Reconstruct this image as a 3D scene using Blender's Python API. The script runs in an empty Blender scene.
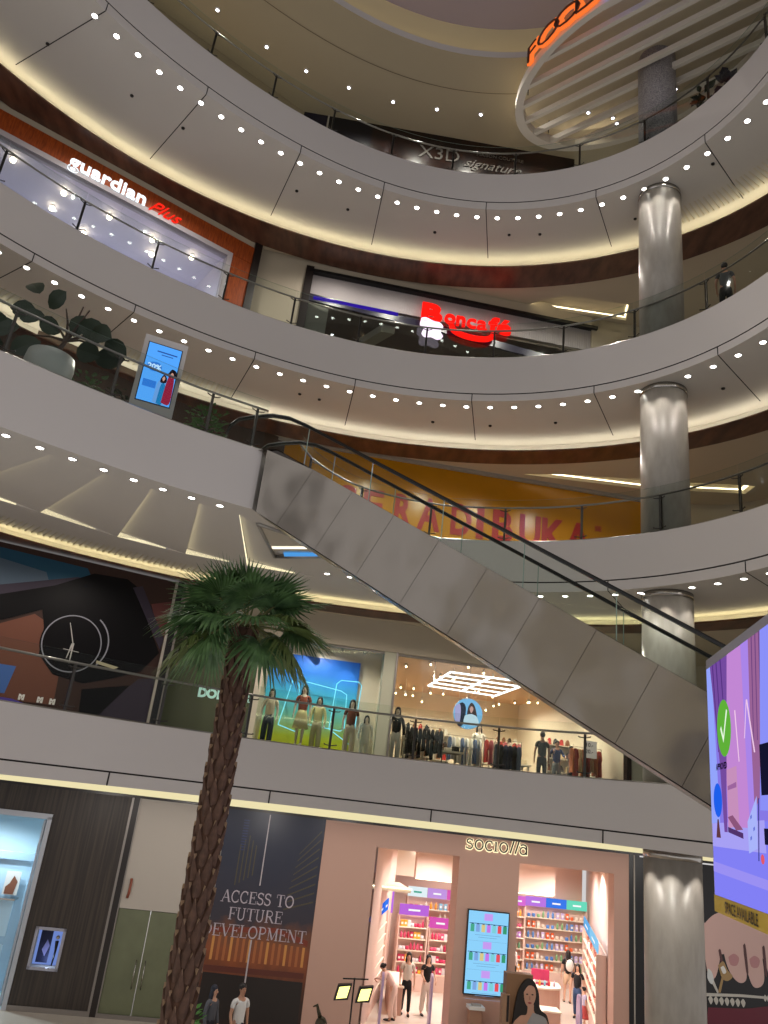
import bpy, math, random
from math import sin, cos, pi, radians, hypot, atan2
from mathutils import Vector, Matrix
random.seed(11)
COL = bpy.context.scene.collection
EYE = 6.0
# ---------------------------------------------------------------- colours and materials
def S(h):
    h = h.lstrip('#'); o = []
    for i in (0, 2, 4):
        c = int(h[i:i+2], 16) / 255
        o.append(c / 12.92 if c <= .04045 else ((c + .055) / 1.055) ** 2.4)
    return (*o, 1)
MATS = {}
def mat(name, col='#888888', rough=.6, metal=0., emit=0., ecol=None, noise=0., nscale=6., nstretch=(1,1,1), col2=None, bump=0., spec=.5):
    if name in MATS: return MATS[name]
    m = bpy.data.materials.new(name); m.use_nodes = True
    nt = m.node_tree; b = nt.nodes['Principled BSDF']
    b.inputs['Base Color'].default_value = S(col)
    b.inputs['Roughness'].default_value = rough; b.inputs['Metallic'].default_value = metal
    b.inputs['Specular IOR Level'].default_value = spec
    if emit:
        b.inputs['Emission Color'].default_value = S(ecol or col); b.inputs['Emission Strength'].default_value = emit
    if noise or bump:
        tc = nt.nodes.new('ShaderNodeTexCoord'); mp = nt.nodes.new('ShaderNodeMapping')
        mp.inputs['Scale'].default_value = nstretch
        n = nt.nodes.new('ShaderNodeTexNoise'); n.inputs['Scale'].default_value = nscale; n.inputs['Detail'].default_value = 5
        nt.links.new(tc.outputs['Object'], mp.inputs[0]); nt.links.new(mp.outputs[0], n.inputs['Vector'])
        if noise:
            mx = nt.nodes.new('ShaderNodeMix'); mx.data_type = 'RGBA'
            a = S(col); c2 = S(col2) if col2 else tuple(max(0, v * (1 - noise)) for v in a[:3]) + (1,)
            mx.inputs[6].default_value = a; mx.inputs[7].default_value = c2
            rp = nt.nodes.new('ShaderNodeMapRange'); rp.inputs[1].default_value = .35; rp.inputs[2].default_value = .65
            nt.links.new(n.outputs[0], rp.inputs[0]); nt.links.new(rp.outputs[0], mx.inputs[0])
            nt.links.new(mx.outputs[2], b.inputs['Base Color'])
        if bump:
            bp = nt.nodes.new('ShaderNodeBump'); bp.inputs['Strength'].default_value = bump; bp.inputs['Distance'].default_value = .05
            nt.links.new(n.outputs[0], bp.inputs['Height']); nt.links.new(bp.outputs[0], b.inputs['Normal'])
    MATS[name] = m; return m
def led(name, col, strength):           # a thing that gives off light
    if name in MATS: return MATS[name]
    m = bpy.data.materials.new(name); m.use_nodes = True; nt = m.node_tree
    nt.nodes.clear(); o = nt.nodes.new('ShaderNodeOutputMaterial'); e = nt.nodes.new('ShaderNodeEmission')
    e.inputs[0].default_value = S(col); e.inputs[1].default_value = strength
    nt.links.new(e.outputs[0], o.inputs[0]); MATS[name] = m; return m
def glass(name, tint='#dfe8e2', refl=.10, opac=.0):
    if name in MATS: return MATS[name]
    m = bpy.data.materials.new(name); m.use_nodes = True; nt = m.node_tree; nt.nodes.clear()
    o = nt.nodes.new('ShaderNodeOutputMaterial'); t = nt.nodes.new('ShaderNodeBsdfTransparent'); g = nt.nodes.new('ShaderNodeBsdfGlossy')
    t.inputs[0].default_value = S(tint); g.inputs['Roughness'].default_value = .03; g.inputs[0].default_value = (.9, .95, .95, 1)
    f = nt.nodes.new('ShaderNodeFresnel'); f.inputs[0].default_value = 1.45
    mt = nt.nodes.new('ShaderNodeMath'); mt.operation = 'MULTIPLY_ADD'; mt.inputs[1].default_value = 1.0; mt.inputs[2].default_value = refl - .04
    nt.links.new(f.outputs[0], mt.inputs[0])
    mx = nt.nodes.new('ShaderNodeMixShader'); nt.links.new(mt.outputs[0], mx.inputs[0])
    nt.links.new(t.outputs[0], mx.inputs[1]); nt.links.new(g.outputs[0], mx.inputs[2]); nt.links.new(mx.outputs[0], o.inputs[0])
    MATS[name] = m; return m

PAINT = mat('paint_offwhite', '#cfc9c6', .55)
SOFF = mat('soffit_paint', '#d3cdc4', .8)
CEIL = mat('ceiling_beige', '#c9bda6', .8)
DARKJ = mat('joint_shadow_gap', '#2b2624', .8)
WOOD = mat('wood_veneer', '#6f4a38', .3, noise=.5, nscale=2.2, nstretch=(1.5, .5, 1), col2='#4c3226')
FLOORM = mat('floor_stone', '#b5b0ab', .25, noise=.15, nscale=2)
COVE = led('cove_led', '#fff3c8', 11.0); COVE3 = led('cove_led_third', '#fff6dc', 11.0)
COVEW = led('cove_led_cool', '#fff6dc', 7.5)
CHROME = mat('chrome', '#b8b4ae', .18, 1.)
STEEL = mat('dark_steel', '#3a3634', .35, .8)
RAIL = mat('rail_steel', '#8d8884', .28, 1.)
BLACK = mat('black_satin', '#0c0b0c', .35)
WHITE = mat('white_satin', '#e8e6e2', .4)
GLASS = glass('balustrade_glass', '#f1f6f2', .012)
SHOPG = glass('shop_glass', '#f5f8f6', .03)
LENS = led('downlight_lens', '#fffaf0', 14.0)

# ---------------------------------------------------------------- mesh collecting
class MB:
    def __init__(s, xf=None): s.v = []; s.f = []; s.mi = []; s.sm = []; s.mats = []; s.xf = xf
    def _m(s, m):
        if m not in s.mats: s.mats.append(m)
        return s.mats.index(m)
    def pt(s, p):
        p = s.xf(*p) if s.xf else p
        s.v.append(Vector(p)); return len(s.v) - 1
    def face(s, idx, m, sm=False): s.f.append(idx); s.mi.append(s._m(m)); s.sm.append(sm)
    def poly(s, pts, m, sm=False): s.face([s.pt(p) for p in pts], m, sm)
    def box(s, a, b, m):
        x0, y0, z0 = a; x1, y1, z1 = b
        c = [s.pt(p) for p in ((x0,y0,z0),(x1,y0,z0),(x1,y1,z0),(x0,y1,z0),(x0,y0,z1),(x1,y0,z1),(x1,y1,z1),(x0,y1,z1))]
        for q in ((0,3,2,1),(4,5,6,7),(0,1,5,4),(1,2,6,5),(2,3,7,6),(3,0,4,7)): s.face([c[i] for i in q], m)
    def prism(s, pts, d0, d1, m, axis=1, sides=None):   # 2-D outline extruded along axis (1: pts are u,z and extrude in w)
        def P(p, d): return (p[0], d, p[1]) if axis == 1 else ((p[0], p[1], d) if axis == 2 else (d, p[0], p[1]))
        a = [s.pt(P(p, d0)) for p in pts]; b = [s.pt(P(p, d1)) for p in pts]; n = len(pts)
        s.face(a, m); s.face(b[::-1], m)
        for i in range(n): s.face([a[i], a[(i+1) % n], b[(i+1) % n], b[i]], sides or m)
    def strip(s, A, B, m, sm=True):
        a = [s.pt(p) for p in A]; b = [s.pt(p) for p in B]
        for i in range(len(A) - 1): s.face([a[i], a[i+1], b[i+1], b[i]], m, sm)
    def tube(s, path, r, m, n=8, cap=True):
        path = [Vector(p) for p in path]; rs = r if isinstance(r, (list, tuple)) else [r] * len(path)
        rings = []; ref = None
        for i, p in enumerate(path):
            t = (path[min(i+1, len(path)-1)] - path[max(i-1, 0)]).normalized()
            if ref is None: ref = Vector((0, 0, 1)) if abs(t.z) < .9 else Vector((1, 0, 0))
            u = t.cross(ref).normalized(); w = u.cross(t).normalized(); ref = w
            rings.append([s.pt(p + (u * cos(2*pi*k/n) + w * sin(2*pi*k/n)) * rs[i]) for k in range(n)])
        for a, b in zip(rings, rings[1:]):
            for k in range(n): s.face([a[k], a[(k+1) % n], b[(k+1) % n], b[k]], m, True)
        if cap: s.face(rings[0][::-1], m); s.face(rings[-1], m)
    def lathe(s, prof, m, n=24, c=(0, 0, 0), cap=True, sx=1, sy=1):
        rings = [[s.pt((c[0] + r * sx * cos(2*pi*k/n), c[1] + r * sy * sin(2*pi*k/n), c[2] + z)) for k in range(n)] for r, z in prof]
        for a, b in zip(rings, rings[1:]):
            for k in range(n): s.face([a[k], a[(k+1) % n], b[(k+1) % n], b[k]], m, True)
        if cap: s.face(rings[0][::-1], m); s.face(rings[-1], m)
    def ball(s, c, r, m, n=12, k=8):
        rr = r if isinstance(r, tuple) else (r, r, r)
        prof = [(max(.02, sin(pi * i / k)), -cos(pi * i / k)) for i in range(k + 1)]
        rings = [[s.pt((c[0] + q * rr[0] * cos(2*pi*j/n), c[1] + q * rr[1] * sin(2*pi*j/n), c[2] + z * rr[2])) for j in range(n)] for q, z in prof]
        for a, b in zip(rings, rings[1:]):
            for j in range(n): s.face([a[j], a[(j+1) % n], b[(j+1) % n], b[j]], m, True)
        s.face(rings[0][::-1], m); s.face(rings[-1], m)
    def text(s, string, m, size, at, depth=.03, bold=0., shear=0., place=None, align='LEFT', space=1.):
        vs, fs = glyphs(string, size, depth, bold, shear, align, space)
        base = len(s.v); place = place or (lambda x, y, z: (at[0] + x, at[1] + z, at[2] + y))
        for x, y, z in vs: s.pt(place(x, y, z))
        for f in fs: s.face([base + i for i in f], m)
    def build(s, name, parent=None, origin=None):
        me = bpy.data.meshes.new(name)
        if origin is None and parent is None:
            xs = [v.x for v in s.v]; ys = [v.y for v in s.v]; zs = [v.z for v in s.v]
            origin = Vector(((min(xs)+max(xs))/2, (min(ys)+max(ys))/2, min(zs)))
        off = Vector(origin) if origin is not None else Vector((0, 0, 0))
        if parent is not None: off = world_loc(parent)
        me.from_pydata([tuple(v - off) for v in s.v], [], s.f)
        for m in s.mats: me.materials.append(m)
        me.polygons.foreach_set('material_index', s.mi); me.polygons.foreach_set('use_smooth', s.sm)
        me.update()
        o = bpy.data.objects.new(name, me); COL.objects.link(o)
        if parent is not None: o.parent = parent
        else: o.location = off
        return o
def world_loc(o):
    p = Vector(o.location)
    while o.parent: o = o.parent; p += Vector(o.location)
    return p
def glyphs(string, size, depth, bold, shear, align, space):
    cu = bpy.data.curves.new('txt', 'FONT'); cu.body = string; cu.size = size; cu.extrude = depth / 2; cu.offset = bold
    cu.shear = shear; cu.align_x = align; cu.space_character = space; cu.resolution_u = 3
    o = bpy.data.objects.new('txt', cu); COL.objects.link(o)
    me = o.to_mesh(); vs = [tuple(v.co) for v in me.vertices]; fs = [tuple(p.vertices) for p in me.polygons]
    o.to_mesh_clear(); bpy.data.objects.remove(o); bpy.data.curves.remove(cu); return vs, fs
def tag(o, label=None, cat=None, group=None, kind=None):
    if label: o['label'] = label
    if cat: o['category'] = cat
    if group: o['group'] = group
    if kind: o['kind'] = kind
    return o
def thing(name, label, cat, loc, group=None, rz=0):
    o = bpy.data.objects.new(name, None); COL.objects.link(o); o.location = loc; o.rotation_euler = (0, 0, rz); o.empty_display_size = .1
    return tag(o, label, cat, group)
def structure(mb, name): return tag(mb.build(name), kind='structure')
def copy_tree(o, parent=None):
    c = o.copy(); COL.objects.link(c)
    if parent is not None: c.parent = parent
    for ch in [x for x in KIDS.get(o.name, [])]: copy_tree(ch, c)
    return c
KIDS = {}
def remember(root):
    ks = [x for x in COL.objects if x.parent == root]; KIDS[root.name] = ks
    for k in ks: remember(k)
class Frame:                    # a wall: u along it, w out of it towards the atrium, z up
    def __init__(s, P, deg): s.P = P; s.d = (cos(radians(deg)), sin(radians(deg))); s.n = (s.d[1], -s.d[0]); s.deg = deg
    def __call__(s, u, w, z): return (s.P[0] + u*s.d[0] + w*s.n[0], s.P[1] + u*s.d[1] + w*s.n[1], z)
WG = Frame((0, 24.2), 6.84); WL2 = Frame((-.2, 24.3), 6.84); WL3 = Frame((-3.7, 23.1), 7.69)
WGU = Frame((-12.5, 17.6), 35.2); WPO = Frame((-12, 18.6), 27.9)

# ---------------------------------------------------------------- plan curves of the galleries (polar about the atrium's middle)
CX, CY = 0.0, 9.0
def pv(c, t):
    r = 0
    for k in c: r = r * t + k
    return r
K_F4 = [0.5976, -0.0545, -2.367, -0.5776, 1.6659, 10.7825]; K_F3 = [0.3804, -0.1201, -1.7906, -0.1883, 0.6767, 11.2817]
K_C4 = [-0.6699, -0.9955, 0.7534, 0.44, 13.3434]; K_C3 = [-0.973, -0.9765, 0.5996, 0.3498, 13.902]
def curve(K, t0=-1.4, t1=1.4, n=72, off=0., rng=(-1.36, 1.36)):
    out = []
    for i in range(n + 1):
        t = t0 + (t1 - t0) * i / n; tc = min(max(t, rng[0]), rng[1]); r = pv(K, tc) + off
        out.append((CX + r * sin(t), CY + r * cos(t)))
    return out
def offset(pts, d):            # d > 0 moves away from the atrium's middle
    out = []
    for i, p in enumerate(pts):
        a = pts[max(i-1, 0)]; b = pts[min(i+1, len(pts)-1)]; tx, ty = b[0]-a[0], b[1]-a[1]; L = hypot(tx, ty) or 1
        out.append((p[0] - ty / L * d, p[1] + tx / L * d))
    return out
def z3(pts, z): return [(x, y, z) for x, y in pts]
def resample(pts, step, start=0.):
    out = []; acc = start
    d = 0
    for a, b in zip(pts, pts[1:]):
        L = hypot(b[0]-a[0], b[1]-a[1])
        while acc <= d + L:
            f = (acc - d) / L; out.append((a[0]+(b[0]-a[0])*f, a[1]+(b[1]-a[1])*f, atan2(b[1]-a[1], b[0]-a[0]))); acc += step
        d += L
    return out
def cut(pts, x0, x1): return [p for p in pts if x0 <= p[0] <= x1]

F4 = curve(K_F4); F3 = curve(K_F3); C4 = [(x, y) for x, y in curve(K_C4)]; C3 = curve(K_C3)
F1 = [(x, y) for x, y in curve(K_F4, -1.3, 1.3)]
ZS = {1: 5.68, 2: 11.6, 3: 17.4, 4: 24.3}; ZG = {1: 7.07, 2: 13.05, 3: 18.93, 4: 25.8}; ZJ = {1: 5.94, 2: 11.85, 3: 17.62, 4: 24.58}

def slab(lv, F, name, far=24.):
    zs, zg, zj = ZS[lv], ZG[lv], ZJ[lv]; m = MB(); g = .035
    Fi = offset(F, g)
    m.strip(z3(F, zj + g), z3(F, zg - .03), PAINT)
    m.strip(z3(F, zs), z3(F, zj), PAINT)
    m.strip(z3(Fi, zj + g), z3(Fi, zj), DARKJ); m.strip(z3(F, zj), z3(Fi, zj), DARKJ, False); m.strip(z3(Fi, zj+g), z3(F, zj+g), DARKJ, False)
    m.strip(z3(F, zg - .03), z3(offset(F, .03), zg), RAIL)
    m.strip(z3(offset(F, .03), zg), z3(offset(F, .16), zg), RAIL, False)
    m.strip(z3(offset(F, .16), zg), z3(offset(F, .16), zg - .12), PAINT, False)
    out = []
    for x, y in offset(F, .16):
        dx, dy = x - CX, y - CY; L = hypot(dx, dy); out.append((CX + dx/L*far, CY + dy/L*far))
    m.strip(z3(offset(F, .16), zg - .12), z3(out, zg - .12), FLOORM, False)
    return structure(m, name)
slab(4, F4, 'floor_fourth'); slab(3, F3, 'floor_third'); slab(1, F1, 'floor_first')

def soffit(lv, F, C, name, wood_w, wname, cname, covemat=COVE, ceil_drop=.2, far=24.):
    zs = ZS[lv]; m = MB(); Ci = offset(C, .34); n = len(F)
    m.strip(z3(F, zs), z3(Ci, zs), SOFF, False); m.strip(z3(Ci, zs), z3(Ci, zs - .38), SOFF, True)
    o = structure(m, name)
    w = MB(); Wd = offset(C, wood_w)
    w.strip(z3(C, zs - .38), z3(Wd, zs - .40), WOOD, False); w.strip(z3(C, zs - .38), z3(C, zs - .33), WOOD, True)
    w.strip(z3(C, zs - .33), z3(offset(C, .02), zs - .33), WOOD, False); w.strip(z3(offset(C, .02), zs - .33), z3(offset(C, .02), zs - .365), WOOD)
    w.strip(z3(offset(C, .02), zs - .365), z3(Ci, zs - .365), WOOD, False)
    w.strip(z3(Wd, zs - .40), z3(Wd, zs - .22), WOOD)
    structure(w, wname)
    l = MB(); l.strip(z3(offset(C, .05), zs - .355), z3(offset(C, .12), zs - .355), covemat, False)
    structure(l, 'trim_cove_light_' + cname)
    return Wd
def fan_ceiling(Wd, z, name, m_=CEIL, far=24., cutters=()):
    m = MB(); out = []
    for x, y in Wd:
        dx, dy = x - CX, y - CY; L = hypot(dx, dy); out.append((CX + dx/L*far, CY + dy/L*far))
    A = z3(Wd, z); B = z3(out, z); A2 = z3(Wd, z + .5); B2 = z3(out, z + .5)
    m.strip(A, B, m_, False); m.strip(A2, B2, m_, False); m.strip(A, A2, m_, False); m.strip(B, B2, m_, False)
    m.poly([A[0], B[0], B2[0], A2[0]], m_); m.poly([A[-1], B[-1], B2[-1], A2[-1]], m_)
    o = structure(m, name); return o
def tray_cut(ceil, quad, z, label_n, h=.28, strip_sides=None):
    import bmesh
    strip_sides = strip_sides or range(len(quad))
    zc = Vector(ceil.location); b = bmesh.new(); b.from_mesh(ceil.data); n = len(quad)
    A_ = sum(quad[k][0]*quad[(k+1) % n][1] - quad[(k+1) % n][0]*quad[k][1] for k in range(n)); sgn = 1 if A_ > 0 else -1
    for k in range(n):
        p, q = quad[k], quad[(k+1) % n]; nr = Vector(((q[1]-p[1]) * sgn, -(q[0]-p[0]) * sgn, 0))
        bmesh.ops.bisect_plane(b, geom=b.verts[:] + b.edges[:] + b.faces[:], plane_co=Vector((p[0], p[1], z)) - zc, plane_no=nr, dist=1e-6)
    def inside(c): return all(((quad[(k+1) % n][1]-quad[k][1]) * (c.x-quad[k][0]) - (quad[(k+1) % n][0]-quad[k][0]) * (c.y-quad[k][1])) * sgn < 0 for k in range(n))
    dead = [f for f in b.faces if abs(f.normal.z) > .5 and f.calc_center_median().z < .1 and inside(f.calc_center_median() + zc)]
    bmesh.ops.delete(b, geom=dead, context='FACES'); b.to_mesh(ceil.data); b.free()
    c = MB()
    for k in range(n): c.poly([(*quad[k], z), (*quad[(k+1) % n], z), (*quad[(k+1) % n], z + h), (*quad[k], z + h)], CEIL)
    c.poly([(*p, z + h) for p in quad], CEIL); structure(c, 'ceiling_recess_' + label_n)
    l = MB(); n = len(quad); cx = sum(p[0] for p in quad)/n; cy = sum(p[1] for p in quad)/n
    for k in strip_sides:
        a = quad[k]; b = quad[(k+1) % n]
        def sh(p, f): return (p[0] + (cx-p[0])*f, p[1] + (cy-p[1])*f)
        a1, b1, a2, b2 = sh(a, .02), sh(b, .02), sh(a, .05), sh(b, .05)
        l.poly([(*a1, z + .12), (*b1, z + .12), (*b2, z + .16), (*a2, z + .16)], TRAYLED)
    structure(l, 'trim_' + label_n)
TRAYLED = led('tray_led', '#fff0c8', 4.0)

W4 = soffit(4, F4, C4, 'ceiling_under_fourth', 1.15, 'trim_wood_fourth', 'fourth')
W3 = soffit(3, F3, C3, 'ceiling_under_third', .95, 'trim_wood_third', 'third', COVE3)
c3o = fan_ceiling(W4, ZS[4] - .23, 'ceiling_third')
tray_cut(c3o, [(4.34, 24.3), (5.65, 23.45), (8.1, 23.55), (8.3, 24.5)], ZS[4]-.23, 'tray_light_third')
c2o = fan_ceiling(W3, ZS[3] - .23, 'ceiling_second')
tray_cut(c2o, [(3.41, 24.45), (5.9, 24.1), (9.0, 23.2), (12.2, 22.9), (12.2, 23.9), (8.74, 24.5)], ZS[3]-.23, 'tray_light_second')

# the landing of the second gallery, where the escalator arrives
LAND = [(-12.2, 8.2), (-10.6, 9.9), (-9.0, 11.3), (-7.4, 12.65), (-6.4, 13.47), (-5.4, 14.23), (-4.3, 14.98), (-2.85, 15.72)]
def smooth(pts, n=6):
    out = []
    for i in range(len(pts) - 1):
        p0 = pts[max(i-1, 0)]; p1 = pts[i]; p2 = pts[i+1]; p3 = pts[min(i+2, len(pts)-1)]
        for k in range(n):
            t = k / n
            out.append(tuple(.5 * ((2*p1[j]) + (-p0[j]+p2[j])*t + (2*p0[j]-5*p1[j]+4*p2[j]-p3[j])*t*t + (-p0[j]+3*p1[j]-3*p2[j]+p3[j])*t**3) for j in (0, 1)))
    out.append(pts[-1]); return out
LANDS = smooth(LAND, 5)
ENDF = [(-2.85, 15.72), (-2.15, 17.35)]
BACK = smooth([(-2.15, 17.35), (-1.75, 18.4), (-.8, 19.5), (.4, 20.05), (1.7, 20.25)], 4)
F2R = [p for p in F3 if p[0] > 1.75 or (p[1] < 14 and p[0] > 0)]
def gallery2():
    zs, zg, zj = ZS[2], ZG[2], ZJ[2]
    m = MB(); g = .035
    # landing face: plain, no joint
    m.strip(z3(LANDS, zs), z3(LANDS, zg - .03), PAINT)
    m.strip(z3(LANDS, zg - .03), z3(offset(LANDS, .03), zg), RAIL); m.strip(z3(offset(LANDS, .03), zg), z3(offset(LANDS, .16), zg), RAIL, False)
    m.strip(z3(ENDF, zs), z3(ENDF, zg - .1), PAINT, False)
    R = BACK + F2R; Ri = offset(R, g)
    m.strip(z3(R, zj + g), z3(R, zg - .03), PAINT); m.strip(z3(R, zs), z3(R, zj), PAINT)
    m.strip(z3(Ri, zj + g), z3(Ri, zj), DARKJ); m.strip(z3(R, zj), z3(Ri, zj), DARKJ, False)
    m.strip(z3(R, zg - .03), z3(offset(R, .03), zg), RAIL); m.strip(z3(offset(R, .03), zg), z3(offset(R, .16), zg), RAIL, False)
    allp = offset(LANDS, .16)[:-1] + [ENDF[0], ENDF[1]] + offset(R, .16)[1:]
    out = []
    for x, y in allp:
        dx, dy = x - CX, y - CY; L = hypot(dx, dy); out.append((CX + dx/L*24, CY + dy/L*24))
    m.strip(z3(allp, zg - .12), z3(out, zg - .12), FLOORM, False)
    structure(m, 'floor_second')
gallery2()
# soffit under the second gallery, with lit stepped panels under the landing
C2 = C3
def nearC(p, f):               # point of the cove curve on the ray that leaves the landing squarely
    return min(C2, key=lambda c: abs((c[0]-p[0]) * f[1] - (c[1]-p[1]) * f[0]) + (100 if (c[0]-p[0])*f[0] + (c[1]-p[1])*f[1] < 0 else 0))
FIN = [((-7.75, 12.95), (-11.2, 15.4)), ((-6.62, 13.95), (-9.75, 16.6)), ((-5.77, 14.65), (-8.25, 17.75)), ((-4.92, 15.2), (-6.75, 19.05)), ((-4.02, 15.78), (-5.15, 19.9)), ((-3.2, 16.2), (-3.55, 20.35)), ((-2.1, 17.6), (-1.7, 20.7))]
STEPLED = led('panel_edge_led', '#f6eac0', 1.5)
def soffit2():
    zs = ZS[2]; m = MB()
    def foot(a, b):
        d = Vector((a[0]-b[0], a[1]-b[1])).normalized(); best = min(LANDS + ENDF, key=lambda p: abs((p[0]-a[0])*d.y - (p[1]-a[1])*d.x) + (50 if (p[0]-a[0])*d.x + (p[1]-a[1])*d.y < -.1 else 0)); return best
    feet = [foot(a, b) for a, b in FIN]; feet[-1] = (-2.15, 17.35)
    idx = [min(range(len(C2)), key=lambda i: abs((C2[i][0]-b[0])*(b[1]-a[1]) - (C2[i][1]-b[1])*(b[0]-a[0])) + (50 if (C2[i][0]-b[0])*(b[0]-a[0]) + (C2[i][1]-b[1])*(b[1]-a[1]) < 0 else 0)) for a, b in FIN]
    Co = offset(C2, .34); allF = LANDS + [ENDF[1]]
    fi = [min(range(len(allF)), key=lambda i: hypot(allF[i][0]-p[0], allF[i][1]-p[1])) for p in feet]
    led_ = MB(); H = .17
    for k in range(len(FIN) - 1):
        a, b = FIN[k]; a2, b2 = FIN[k+1]
        inner = [allF[i] for i in range(fi[k], fi[k+1] + 1)]
        m.poly([(*p, zs) for p in inner] + [(*a2, zs), (*a, zs)], SOFF)
        outer = [Co[i] for i in range(idx[k], idx[k+1] + 1)]
        m.poly([(*a_, zs) for a_ in (b, b2)] + [(*p, zs) for p in outer[::-1]], SOFF)
        # sloping panel: raised along its left edge, flush along the right
        m.poly([(*a, zs + H * .35), (*b, zs + H), (*b2, zs), (*a2, zs)], SOFF)
        led_.poly([(*a, zs + .004), (*b, zs + .004), (*b, zs + H * .8), (*a, zs + H * .28)], STEPLED)
        mid = (b[0] + (b2[0]-b[0]) * .7, b[1] + (b2[1]-b[1]) * .7)
        led_.poly([(*b, zs + .004), (*mid, zs + .004), (*mid, zs + H * .22), (*b, zs + H * .8)], STEPLED)
        m.poly([(*a, zs), (*a2, zs), (*a, zs + H * .35)], SOFF); m.poly([(*b, zs), (*b2, zs), (*b, zs + H)], SOFF)
    # left of the first panel and right of the last
    m.poly([(*LANDS[0], zs)] + [(*p, zs) for p in allF[1:fi[0]+1]] + [(*FIN[0][0], zs), (*FIN[0][1], zs)] + [(*Co[i], zs) for i in range(idx[0], -1, -1)], SOFF)
    R = BACK + F2R; n = len(R); st = idx[-1]
    lastb = FIN[-1][1]
    m.poly([(*R[0], zs), (*FIN[-1][0], zs), (*lastb, zs), (*Co[st], zs), (*Co[st+1], zs)], SOFF)
    rest = Co[st+1:]
    cc = [rest[min(len(rest)-1, int(i * (len(rest)-1) / (n-1)))] for i in range(n)]
    m.strip(z3(R, zs), z3(cc, zs), SOFF, False)
    m.strip(z3(Co, zs), z3(Co, zs - .25), SOFF)
    structure(m, 'ceiling_under_second'); structure(led_, 'trim_panel_edge_lights')
    w = MB(); C = C2; Wd = offset(C, .8)
    w.strip(z3(C, zs - .25), z3(Wd, zs - .27), WOOD, False); w.strip(z3(C, zs - .25), z3(C, zs - .2), WOOD)
    w.strip(z3(C, zs - .235), z3(Co, zs - .235), WOOD, False); w.strip(z3(Wd, zs - .27), z3(Wd, zs - .22), WOOD)
    structure(w, 'trim_wood_second')
    l = MB(); l.strip(z3(offset(C, .06), zs - .23), z3(offset(C, .16), zs - .23), led('cove_led_second', '#fff1b8', 7.0), False); structure(l, 'trim_cove_light_second')
    return Wd
W2 = soffit2()
fan_ceiling(W2, ZS[2] - .23, 'ceiling_first')
# ribs that comb the cove light on the left side
RIBM = mat('cove_rib', '#cfc6b4', .7)
for nm, C, zs, i0, i1 in (('second', C2, ZS[2], -12.6, -4.0), ('third', C3, ZS[3], -12.6, -5.2), ('fourth', C4, ZS[4], 7.6, 11.)):
    m = MB(); P = resample([p for p in C if i0 <= p[0] <= i1], .16)
    for x, y, a in P:
        nx, ny = sin(a), -cos(a)
        q = [(x + nx*.12, y + ny*.12), (x + nx * .85, y + ny * .85)]
        tx, ty = cos(a) * .02, sin(a) * .02
        z0 = zs - .05
        A = [(q[0][0]-tx, q[0][1]-ty), (q[0][0]+tx, q[0][1]+ty), (q[1][0]+tx, q[1][1]+ty), (q[1][0]-tx, q[1][1]-ty)]
        m.poly([(*A[0], z0), (*A[1], z0), (*A[2], zs - .01), (*A[3], zs - .01)], RIBM)
        m.poly([(*A[1], z0), (*A[2], zs - .01), (*A[2], zs), (*A[1], zs)], RIBM); m.poly([(*A[0], z0), (*A[3], zs - .01), (*A[3], zs), (*A[0], zs)], RIBM)
    structure(m, 'trim_cove_ribs_' + nm)

# panel seams in the soffits, and the short seams in the lower fascia
def seams(nm, F, C, lv, xs):
    m = MB(); zs = ZS[lv]
    for x, side in xs:
        i = min(range(len(F)), key=lambda k: abs(F[k][0] - x) + (30 if F[k][1] < 12 else 0)); p = F[i]
        q = min(C, key=lambda c: hypot(c[0]-p[0]-(p[0]-CX)*.22, c[1]-p[1]-(p[1]-CY)*.22)); dx, dy = q[0]-p[0], q[1]-p[1]; L = hypot(dx, dy); tx, ty = -dy/L*.014, dx/L*.014
        m.poly([(p[0]-tx, p[1]-ty, zs-.004), (p[0]+tx, p[1]+ty, zs-.004), (q[0]+tx, q[1]+ty, zs-.004), (q[0]-tx, q[1]-ty, zs-.004)], DARKJ)
        ox, oy = dx/L*-.004, dy/L*-.004
        m.poly([(p[0]-tx+ox, p[1]-ty+oy, zs), (p[0]+tx+ox, p[1]+ty+oy, zs), (p[0]+tx+ox, p[1]+ty+oy, ZJ[lv]), (p[0]-tx+ox, p[1]-ty+oy, ZJ[lv])], DARKJ)
    structure(m, 'trim_seams_' + nm)
seams('fourth', F4, C4, 4, [(-8.7, 0), (-6.5, 0), (-3.9, 0), (-1.35, 0), (2.25, 0), (5.45, 0), (7.75, 0)])
seams('third', F3, C3, 3, [(-9.3, 0), (-7.2, 0), (-4.4, 0), (-1.4, 0), (2.35, 0), (5.55, 0), (7.8, 0)])
seams('second', BACK + F2R, C2, 2, [(5.75, 0), (8.0, 0)])
m = MB()
for x in (-5.05, -1.75, 2.0, 5.75):
    i = min(range(len(F1)), key=lambda k: abs(F1[k][0] - x)); p = F1[i]
    m.box((p[0]-.015, p[1]-.01, ZS[1]), (p[0]+.015, p[1]+.02, ZJ[1]), DARKJ)
structure(m, 'trim_seams_first')

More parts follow.
